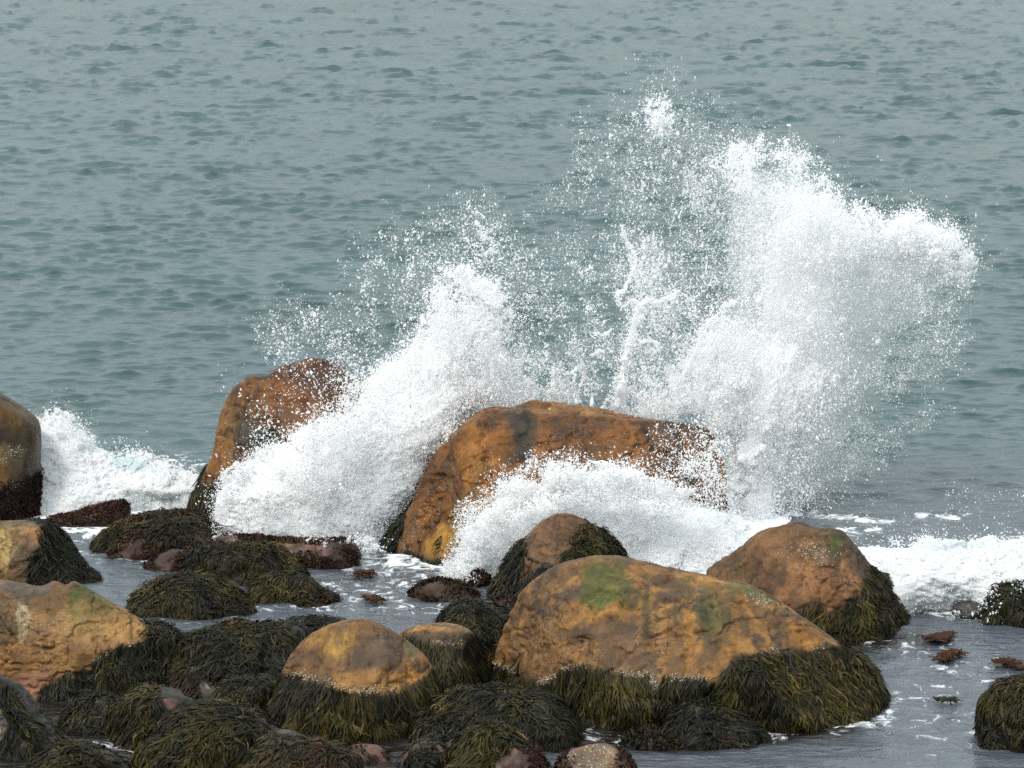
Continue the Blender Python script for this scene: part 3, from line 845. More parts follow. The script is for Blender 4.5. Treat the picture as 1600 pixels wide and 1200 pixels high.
build_rock('boulder', 'big pitted ochre boulder with a moss green crest, weed tucked under its brow', G_BARE,
    [(-120, 1180), (-110, 930), (-50, 908), (0, 905), (40, 910), (66, 914), (84, 906), (104, 912), (116, 906), (140, 920), (170, 938), (202, 956), (228, 972), (255, 974), (275, 990), (281, 1004), (272, 1040), (262, 1080), (258, 1180), (60, 1190)], 1100, 0.95,
    'tan', R=0.6, lean=0.42, lvl=8, seed=27, planes=[(0.15,-0.6,0.8,0.82),(0.0,-0.93,0.35,0.82)], rainamt=0.1, z0=0.35, mat=M_DRY, center=(90, 1020), facets=3,
    blobs=[(122, 934, 30, 30, (0.06, 0.075, 0.016), 1), (140, 955, 40, 24, (0.13, 0.115, 0.03), .7), (40, 1030, 90, 30, (0.33, 0.165, 0.05), .7), (205, 985, 30, 30, (0.32, 0.17, 0.05), .7), (40, 918, 70, 14, (0.10, 0.08, 0.06), .95), (35, 975, 8, 26, (0.46, 0.4, 0.26), .7), (20, 985, 8, 14, (0.08, 0.05, 0.02), .7),
           (205, 978, 4, 26, (0.06, 0.035, 0.02), .8), (95, 1012, 40, 5, (0.08, 0.045, 0.02), .8), (40, 1075, 40, 16, (0.28, 0.13, 0.09), .7), (110, 985, 60, 30, (0.33, 0.185, 0.07), .5)],
    weeds=[dict(poly=[(20, 1200), (62, 1072), (90, 1055), (140, 1046), (155, 1025), (185, 1010), (232, 1000), (236, 975), (262, 968), (290, 1000), (290, 1200)], n=2800, L=0.36, w=0.014, pal='dark', rag=9, swirl=0.4, lift=0.04, max=6500),
           dict(poly=[(145, 1050), (160, 1025), (190, 1015), (225, 1010), (215, 1060), (160, 1080)], n=1300, L=0.3, w=0.014, pal='olive', rag=12)],
    barn=[([(30, 960), (45, 985)], 5, 50), ([(80, 975), (165, 985)], 14, 60), ([(150, 1030), (228, 1000)], 4, 60)])

build_rock('low_rock', 'small stone with a grey bare face and a bright green tuft, in brown weed', G_SMALL,
    [(262, 1110), (272, 1062), (290, 1042), (318, 1034), (345, 1040), (360, 1058), (364, 1110)], 1090, 0.35, 'grey', R=0.2, lean=0.5, lvl=6, seed=28, mat=M_DRY,
    blobs=[(350, 1052, 12, 10, (0.12, 0.18, 0.03), .9), (330, 1060, 16, 12, (0.14, 0.14, 0.13), .9), (328, 1072, 20, 5, (0.5, 0.38, 0.24), .8)],
    weeds=[dict(poly=[(255, 1110), (262, 1050), (290, 1030), (340, 1030), (315, 1050), (312, 1085), (340, 1100)], n=2300, L=0.2, w=0.013, pal='mixed', rag=8)])

build_rock('low_rock', 'shelf of olive weed with a bare grey green end beside the squat orange boulder', G_SMALL,
    [(330, 1150), (340, 1085), (362, 1068), (395, 1062), (420, 1058), (438, 1066), (446, 1090), (446, 1150)], 1118, 0.4, 'under', R=0.22, lean=0.5, lvl=6, seed=29, mat=M_DRY,
    blobs=[(430, 1075, 12, 22, (0.2, 0.17, 0.13), .95), (432, 1063, 8, 6, (0.12, 0.18, 0.03), .9), (426, 1105, 10, 20, (0.2, 0.11, 0.07), .8)],
    weeds=[dict(poly=[(325, 1150), (335, 1075), (380, 1058), (416, 1062), (416, 1150)], n=2600, L=0.22, w=0.014, pal='olive', rag=5)])

build_rock('low_rock', 'matted weed rock with one round pink bare stone face at its shoulder', G_HUMP,
    [(165, 1220), (176, 1150), (190, 1110), (215, 1085), (245, 1076), (275, 1078), (298, 1096), (310, 1140), (314, 1220)], 1170, 0.5, 'under', R=0.3, lean=0.55, lvl=6, seed=30, mat=M_WET,
    blobs=[(266, 1102, 15, 14, (0.17, 0.09, 0.06), 1)],
    weeds=[dict(poly=[(160, 1220), (170, 1110), (210, 1075), (250, 1070), (256, 1085), (246, 1110), (262, 1124), (320, 1120), (320, 1220)], n=2700, L=0.3, w=0.014, pal='olive', rag=7, comb=(-0.3, 0, 0))])

build_rock('low_rock', 'small round weedy hump in dark water below the pitted boulder with mossy crest', G_HUMP,
    [(96, 1175), (100, 1130), (108, 1104), (128, 1090), (152, 1087), (175, 1094), (190, 1112), (193, 1135), (192, 1175)], 1147, 0.4, 'under', R=0.22, lean=0.4, lvl=6, seed=31, mat=M_WET,
    weeds=[dict(cover=0.5, n=2900, L=0.24, w=0.014, pal='dark'), dict(cover=0.1, n=900, L=0.2, w=0.014, pal='olive')])

build_rock('boulder', 'wet charcoal grey rock slanting into the picture corner', G_BARE,
    [(-120, 1240), (-110, 1060), (-40, 1040), (0, 1054), (20, 1066), (42, 1086), (66, 1112), (84, 1140), (95, 1165), (96, 1240)], 1180, 0.5,
    'darkgrey', R=0.35, lean=0.4, lvl=7, seed=32, mat=M_WET, center=(0, 1130),
    blobs=[(0, 1100, 14, 16, (0.2, 0.15, 0.06), .6), (30, 1140, 14, 30, (0.08, 0.08, 0.085), .6), (0, 1150, 12, 20, (0.28, 0.22, 0.14), .6), (60, 1150, 30, 20, (0.075, 0.07, 0.068), .7)],
    weeds=[dict(poly=[(0, 1060), (30, 1075), (50, 1120), (40, 1200), (10, 1200), (8, 1120)], n=1500, L=0.3, w=0.013, pal='dark', rag=14), dict(poly=[(88, 1135), (110, 1130), (115, 1170), (85, 1170)], n=1500, L=0.15, w=0.014, pal='gold', rag=6)])

build_rock('low_rock', 'wide thatch of long combed olive weed over a hump at the bottom of the picture', G_HUMP,
    [(205, 1290), (220, 1190), (240, 1150), (272, 1118), (310, 1102), (350, 1098), (395, 1104), (425, 1122), (442, 1150), (452, 1200), (450, 1290)], 1215, 0.6, 'under', R=0.36, lean=0.6, lvl=6, seed=33, mat=M_WET,
    weeds=[dict(cover=0.62, n=2800, L=0.42, w=0.013, pal='olive', comb=(-0.55, 0, 0), swirl=0.6, max=6500)])

build_rock('low_rock', 'low weedy rock with a bare grey shoulder next to the wide thatch of weed', G_HUMP,
    [(365, 1290), (378, 1205), (395, 1168), (425, 1150), (460, 1148), (500, 1156), (535, 1168), (556, 1186), (566, 1225), (566, 1290)], 1235, 0.5, 'under', R=0.3, lean=0.6, lvl=6, seed=34, mat=M_WET,
    blobs=[(440, 1152, 26, 10, (0.1, 0.095, 0.085), .9), (550, 1190, 16, 20, (0.09, 0.04, 0.03), .7)],
    weeds=[dict(poly=[(360, 1290), (380, 1180), (420, 1165), (480, 1160), (540, 1170), (540, 1290)], n=2700, L=0.32, w=0.013, pal='mixed', rag=10, comb=(-0.3, 0, 0)), dict(cover=0.0, n=1000, L=0.3, w=0.013, pal='olive')])

build_rock('low_rock', 'low weedy rock at the very bottom beneath the charcoal grey rock', G_HUMP,
    [(35, 1290), (48, 1205), (70, 1180), (105, 1163), (145, 1166), (180, 1180), (205, 1200), (215, 1290)], 1240, 0.5, 'under', R=0.3, lean=0.6, lvl=6, seed=35, mat=M_WET,
    weeds=[dict(cover=0.5, n=2600, L=0.3, w=0.014, pal='olive', comb=(-0.4, 0, 0)), dict(cover=0.0, n=900, L=0.2, w=0.014, pal='mixed')])

build_rock('pebble', 'small pinkish stone awash in the dark pool under the squat orange boulder', G_SMALL,
    [(530, 1210), (538, 1172), (560, 1162), (590, 1164), (604, 1176), (604, 1210)], 1188, 0.25, 'pink', R=0.1, lean=0.6, lvl=5, seed=36, mat=M_WET,
    weeds=[dict(cover=-0.1, n=1600, L=0.07, w=0.014, pal='red', turf=True)])

build_rock('low_rock', 'spreading mat of dark and golden weed at the foot of the widest orange boulder', G_HUMP,
    [(636, 1210), (645, 1150), (658, 1115), (690, 1090), (730, 1078), (780, 1076), (830, 1082), (868, 1095), (892, 1120), (904, 1150), (905, 1210)], 1168, 0.6, 'under', R=0.32, lean=0.6, lvl=6, seed=37, mat=M_WET,
    blobs=[(838, 1125, 10, 14, (0.2, 0.15, 0.13), .95), (700, 1140, 26, 8, (0.2, 0.15, 0.13), .9)],
    weeds=[dict(poly=[(630, 1210), (650, 1110), (720, 1072), (850, 1076), (910, 1130), (910, 1210), (850, 1210), (850, 1112), (828, 1112), (826, 1150), (700, 1128), (670, 1150)], n=2700, L=0.36, w=0.013, pal='dark', rag=7, swirl=0.6), dict(poly=[(660, 1110), (720, 1078), (850, 1080), (800, 1100), (700, 1110)], n=1500, L=0.28, w=0.013, pal='gold', rag=10)])

build_rock('pebble', 'bare grey stone tucked between the hanging weed of two boulders', G_SMALL,
    [(724, 1115), (730, 1086), (744, 1072), (760, 1068), (772, 1074), (776, 1115)], 1098, 0.22, 'grey', R=0.1, lean=0.4, lvl=5, seed=38, mat=M_DRY)

build_rock('low_rock', 'rounded olive hump with a pinkish wet bare flank at the bottom of the picture', G_HUMP,
    [(676, 1290), (686, 1205), (700, 1170), (725, 1145), (755, 1132), (785, 1134), (815, 1148), (838, 1170), (856, 1205), (862, 1290)], 1235, 0.5, 'redbrown', R=0.3, lean=0.6, lvl=6, seed=39, mat=M_WET,
    blobs=[(800, 1180, 26, 30, (0.13, 0.08, 0.065), .9), (790, 1205, 36, 16, (0.17, 0.11, 0.09), .8)],
    weeds=[dict(poly=[(670, 1290), (690, 1160), (750, 1126), (790, 1130), (800, 1150), (775, 1180), (770, 1290)], n=2800, L=0.32, w=0.013, pal='olive', rag=10, comb=(-0.35, 0, 0)), dict(poly=[(810, 1150), (840, 1160), (870, 1230), (850, 1290), (828, 1200)], n=3800, L=0.05, w=0.016, pal='red', turf=True, rag=8),
           dict(poly=[(760, 1130), (800, 1140), (815, 1170), (760, 1190)], n=1200, L=0.1, w=0.014, pal='gold', rag=8)])

build_rock('low_rock', 'little weedy rock with white shelly edges beside the rounded hump at the bottom', G_SMALL,
    [(620, 1270), (626, 1195), (640, 1168), (662, 1155), (688, 1158), (702, 1175), (708, 1210), (706, 1270)], 1220, 0.35, 'pink', R=0.2, lean=0.5, lvl=6, seed=40, mat=M_WET,
    weeds=[dict(poly=[(634, 1270), (636, 1170), (660, 1150), (690, 1155), (684, 1180), (670, 1270)], n=2600, L=0.2, w=0.013, pal='dark', rag=7)], barn=[([(690, 1185), (680, 1200)], 5, 30)])

build_rock('pebble', 'brown stone speckled with white barnacles in the water at the bottom of the picture', G_SMALL,
    [(864, 1260), (872, 1190), (892, 1172), (920, 1163), (948, 1162), (970, 1172), (988, 1190), (998, 1260)], 1230, 0.4, 'brown', R=0.2, lean=0.6, lvl=6, seed=41, mat=M_WET,
    blobs=[(930, 1185, 50, 20, (0.2, 0.15, 0.11), .6)],
    weeds=[dict(poly=[(860, 1190), (885, 1172), (895, 1190), (890, 1230), (860, 1230)], n=3500, L=0.05, w=0.015, pal='red', turf=True, rag=5), dict(poly=[(965, 1170), (1000, 1180), (1000, 1240), (965, 1240)], n=3500, L=0.05, w=0.015, pal='red', turf=True, rag=5)],
    barn=[([(890, 1185), (920, 1172), (955, 1172), (960, 1195), (910, 1195)], 6, 320)])

build_rock('low_rock', 'shaggy black mop of weed lying in front of the widest orange boulder', G_HUMP,
    [(1025, 1200), (1036, 1145), (1050, 1118), (1075, 1102), (1100, 1100), (1130, 1110), (1160, 1125), (1185, 1142), (1198, 1160), (1200, 1200)], 1165, 0.45, 'redbrown', R=0.24, lean=0.5, lvl=6, seed=42, mat=M_WET,
    blobs=[(1135, 1132, 7, 7, PINK, .9)],
    weeds=[dict(poly=[(1020, 1200), (1040, 1110), (1080, 1094), (1125, 1105), (1120, 1200)], n=3000, L=0.32, w=0.013, pal='dark', rag=8, comb=(-0.15, 0, 0)), dict(poly=[(1140, 1110), (1205, 1150), (1205, 1200), (1140, 1200)], n=2600, L=0.28, w=0.013, pal='dark', rag=8, comb=(0.5, 0, 0)),
           dict(poly=[(1115, 1110), (1145, 1115), (1145, 1170), (1115, 1170)], n=3200, L=0.05, w=0.015, pal='red', turf=True, rag=6)])

build_rock('low_rock', 'small rusty tangle of weed awash beside the shaggy black mop', G_SMALL,
    [(970, 1185), (978, 1158), (995, 1145), (1015, 1142), (1040, 1152), (1060, 1162), (1062, 1185)], 1166, 0.25, 'redbrown', R=0.12, lean=0.6, lvl=5, seed=43, mat=M_WET,
    weeds=[dict(cover=0.45, n=2600, L=0.1, w=0.014, pal='mixed', turf=True), dict(cover=0.2, n=1200, L=0.2, w=0.013, pal='dark')])

build_rock('low_rock', 'steep sided weedy rock cut by the picture edge, out in the shallows', G_HUMP,
    [(1526, 1230), (1532, 1160), (1536, 1110), (1548, 1082), (1568, 1068), (1600, 1060), (1660, 1062), (1700, 1100), (1710, 1230)], 1175, 0.5, 'under', R=0.28, lean=0.35, lvl=6, seed=44, z0=0.35, mat=M_WET,
    weeds=[dict(cover=0.5, n=2900, L=0.34, w=0.014, pal='olive'), dict(poly=[(1560, 1072), (1600, 1055), (1640, 1060), (1600, 1075)], n=2500, L=0.06, w=0.015, pal='rust', turf=True, rag=5)])

# loose weed floating on the water
def floating_weed(px, py, wpx, label, seed, pal='rust', few=1.0):
    rg = np.random.default_rng(seed)
    n = int((200 + wpx * 8) * few)
    W = water(px, py)
    wm = wpx * W[1] / F
    r = np.stack([rg.normal(0, wm * 0.16, n), rg.normal(0, wm * 0.12, n), np.zeros(n)], 1)
    r[:, 1] += wm * 0.35 * np.sin(r[:, 0] / wm * 5 + seed * 1.7) + wm * 0.5 * r[:, 0] / wm * math.sin(seed * 2.3)
    d = rg.normal(size=(n, 3)) * np.array([2.4, 0.9, 0.06]); d /= np.linalg.norm(d, axis=1)[:, None]
    K = 4
    L = rg.uniform(0.035, 0.085, n)
    P = np.zeros((n, K + 1, 3)); P[:, 0] = r + np.array([0, 0, 0.012]) + np.array([0, 0, 1]) * np.exp(-(r[:, :1] / (wm * 0.25)) ** 2) * 0.012
    for k in range(1, K + 1):
        d = d + rg.normal(size=(n, 3)) * 0.3 * np.array([1, 1, 0.4]); d /= np.linalg.norm(d, axis=1)[:, None]
        P[:, k] = P[:, k - 1] + d * (L / K)[:, None]
        P[:, k, 2] = np.clip(P[:, k, 2], -0.01, 0.035)
    S = np.cross(np.gradient(P, axis=1), np.array([0, 0, 1.0])); S /= np.maximum(np.linalg.norm(S, axis=2)[..., None], 1e-6)
    w = 0.012
    A = P - S * w / 2; B = P + np.array([0, 0, 0.005]); C = P + S * w / 2
    V = np.stack([A, B, C], 2).reshape(-1, 3)
    i0 = ((np.arange(n) * (K + 1) * 3)[:, None] + (np.arange(K) * 3)[None]).reshape(-1)
    Fq = np.concatenate([np.stack([i0, i0 + 1, i0 + 4, i0 + 3], 1), np.stack([i0 + 1, i0 + 2, i0 + 5, i0 + 4], 1)])
    c = np.array(WEED_PALS[pal])[rg.integers(0, 4, n)]
    o = add_obj('floating_seaweed', make_mesh('floating_seaweed', V, Fq, True, np.repeat(c, (K + 1) * 3, 0), [M_TURF]), label=label, category='seaweed', group='clumps of rusty seaweed floating in the shallows')
    o.location = (float(W[0]), float(W[1]), 0.02)

floating_weed(570, 903, 32, 'small rusty seaweed scrap floating nearest the foot of the wet orange boulder', 1)
floating_weed(584, 941, 30, 'thin flat scrap of rusty seaweed floating in open shallows, behind the tan topped rock', 2)
floating_weed(1466, 999, 62, 'rusty seaweed clump floating beside the foot of the peaked brown boulder', 3)
floating_weed(1484, 1031, 54, 'rusty seaweed clump in open water between the widest boulder and the picture edge', 4)
floating_weed(1578, 1044, 50, 'rusty seaweed clump floating just behind the steep sided weedy rock', 5)
floating_weed(1478, 1099, 34, 'few thin dark sprigs of seaweed floating just beyond the flank of the widest boulder', 6, 'dark', 0.35)
# ------------------------------------------------------------------ sea
def build_sea():
    d0, d1 = 22.0, 150.0
    a = np.linspace(math.atan(CAM_H / d0), math.atan(CAM_H / d1), 1700)
    dist = CAM_H / np.tan(a)
    dist = np.concatenate([np.linspace(-40, 21.5, 16), dist, np.geomspace(152, 6000, 70)])
    nx = 1300
    s = np.linspace(-1, 1, nx)
    hw = np.where(dist < 22, 60.0, dist * 0.215 + 3.5)
    hw = np.where(dist > 150, dist * 0.215 + 3.5 + (dist - 150) * 0.9, hw)
    # outer skirt columns so the sheet reaches the horizon to both sides
    Y = np.repeat(dist[:, None], nx, 1)
    X = hw[:, None] * s[None]
    rg = np.random.default_rng(3)
    n = 170
    lam = np.exp(rg.uniform(np.log(0.16), np.log(1.5), n))
    th = rg.normal(math.radians(-97), math.radians(36), n)
    slope = 0.25 * math.sqrt(2 / n) * np.where(lam > 1.3, 0.9, 1.0)
    k = 2 * math.pi / lam
    amp = slope / k
    X = X.astype(np.float32); Y = Y.astype(np.float32)
    Z = np.zeros_like(X); DX = np.zeros_like(X); DY = np.zeros_like(X)
    ph = rg.uniform(0, 6.283, n)
    P2 = np.stack([X, Y, X * 0], -1)
    gust = 0.95 + 0.25 * fbm(P2 * 0.16 + 5, 3, 44)
    gust2 = np.clip(0.95 + 0.6 * fbm(P2 * np.array([0.5, 0.5, 1]) + 50, 4, 45), 0.15, 2.2)
    shelter = sstep(34, 52, Y)
    wmask = (((Y > 24) & (Y < 400)) * (1 + 0.2 * sstep(70, 115, Y))).astype(np.float32)
    for i in range(n):
        kx, ky = k[i] * math.cos(th[i]), k[i] * math.sin(th[i])
        q = kx * X + ky * Y + ph[i]
        A = amp[i] * (gust2 if lam[i] < 1.5 else gust)
        A = A * (0.55 + 0.45 * shelter) if lam[i] < 0.7 else A * (0.3 + 0.7 * shelter)
        A = A * (0.3 + 0.7 * sstep(52, 95, Y)) if lam[i] > 0.85 else A
        A = (A * wmask).astype(np.float32)
        Z += A * np.cos(q)
        sn = A * np.sin(q)
        DX -= 1.0 * sn * math.cos(th[i]); DY -= 1.0 * sn * math.sin(th[i])
    V = np.stack([X + DX, Y + DY, Z], -1).reshape(-1, 3)
    ny = len(dist)
    idx = np.arange(ny * nx).reshape(ny, nx)
    Fq = np.stack([idx[:-1, :-1], idx[:-1, 1:], idx[1:, 1:], idx[1:, :-1]], -1).reshape(-1, 4)
    # foam, painted shallows sheen and painted rock reflections, worked out on the flat water
    flat = np.stack([X, Y, X * 0], -1).reshape(-1, 3)
    vis = (flat[:, 1] > 24) & (flat[:, 1] < 70)
    px = np.zeros(len(flat)); py = np.zeros(len(flat))
    a_, b_, _ = proj(flat[vis]); px[vis] = a_; py[vis] = b_
    foam = np.zeros(len(flat))
    zones = [
        ([(1300, 900), (1420, 960), (1700, 985), (1700, 940), (1330, 850)], 0.82, 14),
        ([(40, 790), (300, 790), (330, 840), (200, 850), (40, 830)], 0.75, 14),
        ([(60, 815), (340, 820), (300, 920), (140, 900)], 0.40, 26),
        ([(480, 872), (790, 880), (760, 925), (560, 910)], 0.52, 16),
        ([(470, 900), (760, 900), (740, 970), (420, 965), (390, 940)], 0.45, 16),
        ([(330, 850), (720, 850), (720, 905), (560, 890)], 0.62, 14),
        ([(690, 880), (780, 880), (780, 905), (700, 905)], 0.9, 8),
        ([(900, 780), (1230, 800), (1260, 900), (700, 900)], 1.0, 14),
        ([(1150, 788), (1290, 796), (1420, 812), (1380, 822), (1250, 810), (1150, 806)], 0.62, 7),
        ([(1290, 822), (1380, 822), (1385, 836), (1310, 838)], 0.62, 6),
        ([(1420, 800), (1530, 802), (1500, 812), (1430, 810)], 0.60, 6),
        ([(1160, 770), (1250, 765), (1250, 785), (1160, 790)], 0.6, 8),
        ([(200, 925), (420, 930), (440, 975), (240, 990)], 0.38, 20),
        ([(1200, 1090), (1420, 1070), (1400, 1150), (1150, 1160)], 0.52, 20),
        ([(840, 1125), (1240, 1135), (1240, 1175), (850, 1175)], 0.46, 20),
        ([(1330, 990), (1450, 985), (1430, 1030), (1340, 1020)], 0.45, 14),
        ([(1400, 980), (1600, 980), (1600, 1200), (1400, 1200)], 0.40, 40),
        ([(60, 1150), (230, 1150), (240, 1200), (60, 1200)], 0.45, 20),
        ([(40, 740), (330, 740), (330, 700), (40, 690)], 0.5, 20),
    ]
    x, y = px[vis], py[vis]
    fo = np.zeros(len(x))
    for poly, st, soft in zones:
        P = np.array(poly, float)
        m = (x > P[:, 0].min() - soft * 2) & (x < P[:, 0].max() + soft * 2) & (y > P[:, 1].min() - soft * 2) & (y < P[:, 1].max() + soft * 2)
        sd = poly_sdf(P, x[m], y[m])
        fo[m] = np.maximum(fo[m], st * sstep(soft, -soft, sd))
    foam[vis] = fo
    bot = np.zeros(len(flat)); refl = np.zeros(len(x))  # zones where dark rock reflections are painted on the water
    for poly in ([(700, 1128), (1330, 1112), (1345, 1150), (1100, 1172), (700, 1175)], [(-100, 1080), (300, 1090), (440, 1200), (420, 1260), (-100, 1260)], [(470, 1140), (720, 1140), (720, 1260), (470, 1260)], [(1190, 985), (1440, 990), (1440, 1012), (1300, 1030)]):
        refl = np.maximum(refl, sstep(16, -12, poly_sdf(np.array(poly, float), x, y)))
    bot[vis] = refl
    shal_sheen = 1 - sstep(33.5, 46.0, flat[:, 1] + 4 * fbm(flat * 0.12, 3, 90) + 0.0 * flat[:, 0])
    me = make_mesh('sea', V, Fq, True, None, [M_SEA], attrs={'foam': foam, 'shallow_sheen': shal_sheen, 'bottom': bot})
    add_obj('sea', me, kind='structure', label='grey green choppy sea running up among the rocks')

build_sea()

# ------------------------------------------------------------------ white water and spray
def white_hull(poly, base, D, Db=None, R=None, lean=0.3, lvl=7, seed=0, amp=1.0, center=None, e=2.0, tint=None, g0=0.88):
    c, dirs, r, Fc, info = hull(poly, base, D, Db, R, lean, lvl, e, seed, center, 0)
    P0 = c + dirs * r[:, None]
    o = seed * 5.3
    b1 = np.abs(fbm(P0 * 2.0 + o, 3, seed)) * 2
    b2 = np.abs(fbm(P0 * 6.5 + o, 4, seed + 4, 0.6)) * 2
    b3 = fbm(P0 * 22 + o, 3, seed + 8, 0.6)
    disp = (0.16 * (b1 - 0.5) + 0.075 * (b2 - 0.45) + 0.022 * b3) * amp
    V = c + dirs * (r + disp)[:, None]
    g = g0 + 0.06 * fbm(P0 * 3 + o, 3, seed + 1)
    col = np.stack([g * 0.985, g * 0.995, g], 1)
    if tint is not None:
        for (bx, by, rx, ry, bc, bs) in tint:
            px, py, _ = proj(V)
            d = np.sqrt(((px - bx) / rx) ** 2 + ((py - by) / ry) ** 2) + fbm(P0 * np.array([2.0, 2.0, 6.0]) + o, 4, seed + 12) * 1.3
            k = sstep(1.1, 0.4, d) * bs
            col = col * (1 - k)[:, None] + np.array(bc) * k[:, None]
    nrm, fn = normals_of(V, Fc)
    return V, Fc, col, nrm, fn


_TET = np.array([[1, 1, 1], [1, -1, -1], [-1, 1, -1], [-1, -1, 1]]) / math.sqrt(3)
_TETF = np.array([[0, 1, 2], [0, 3, 1], [0, 2, 3], [1, 3, 2]])
_OCT = np.array([[1, 0, 0], [-1, 0, 0], [0, 1, 0], [0, -1, 0], [0, 0, 1], [0, 0, -1]], float)
_OCTF = np.array([[0, 2, 4], [2, 1, 4], [1, 3, 4], [3, 0, 4], [2, 0, 5], [1, 2, 5], [3, 1, 5], [0, 3, 5]])


def drop_geo(P, r, rg):
    """small water drops: fine ones as tetrahedra, larger ones as uneven octahedra"""
    out = []
    for small in (True, False):
        m = (r < 0.009) if small else (r >= 0.009)
        if not m.any():
            continue
        b, f = (_TET, _TETF) if small else (_OCT, _OCTF)
        p, rr = P[m], r[m]
        n = len(p)
        q = rg.normal(size=(n, 4)); q /= np.linalg.norm(q, axis=1)[:, None]
        w, x, y, z = q.T
        Rm = np.stack([1 - 2 * (y * y + z * z), 2 * (x * y - z * w), 2 * (x * z + y * w), 2 * (x * y + z * w), 1 - 2 * (x * x + z * z), 2 * (y * z - x * w),
                       2 * (x * z - y * w), 2 * (y * z + x * w), 1 - 2 * (x * x + y * y)], 1).reshape(n, 3, 3)
        loc = b[None] * rg.uniform(0.65, 1.35, (n, len(b), 1)) * (1.25 if small else 1.0)
        loc = np.einsum('nij,nkj->nki', Rm, loc)
        ax = rg.normal(size=(n, 3)) * np.array([0.6, 0.3, 1.0]); ax /= np.linalg.norm(ax, axis=1)[:, None]   # drops drawn out along their flight
        st = np.exp(np.abs(rg.normal(0, 0.45, n)))
        al = np.einsum('nkj,nj->nk', loc, ax)
        loc = loc + ax[:, None, :] * (al * (st[:, None] - 1))[..., None]
        V = (p[:, None] + loc * rr[:, None, None]).reshape(-1, 3)
        Fc = (np.arange(n)[:, None, None] * len(b) + f[None]).reshape(-1, 3)
        out.append((V, Fc, np.full((len(V), 3), 0.985)))
    return merge(out)


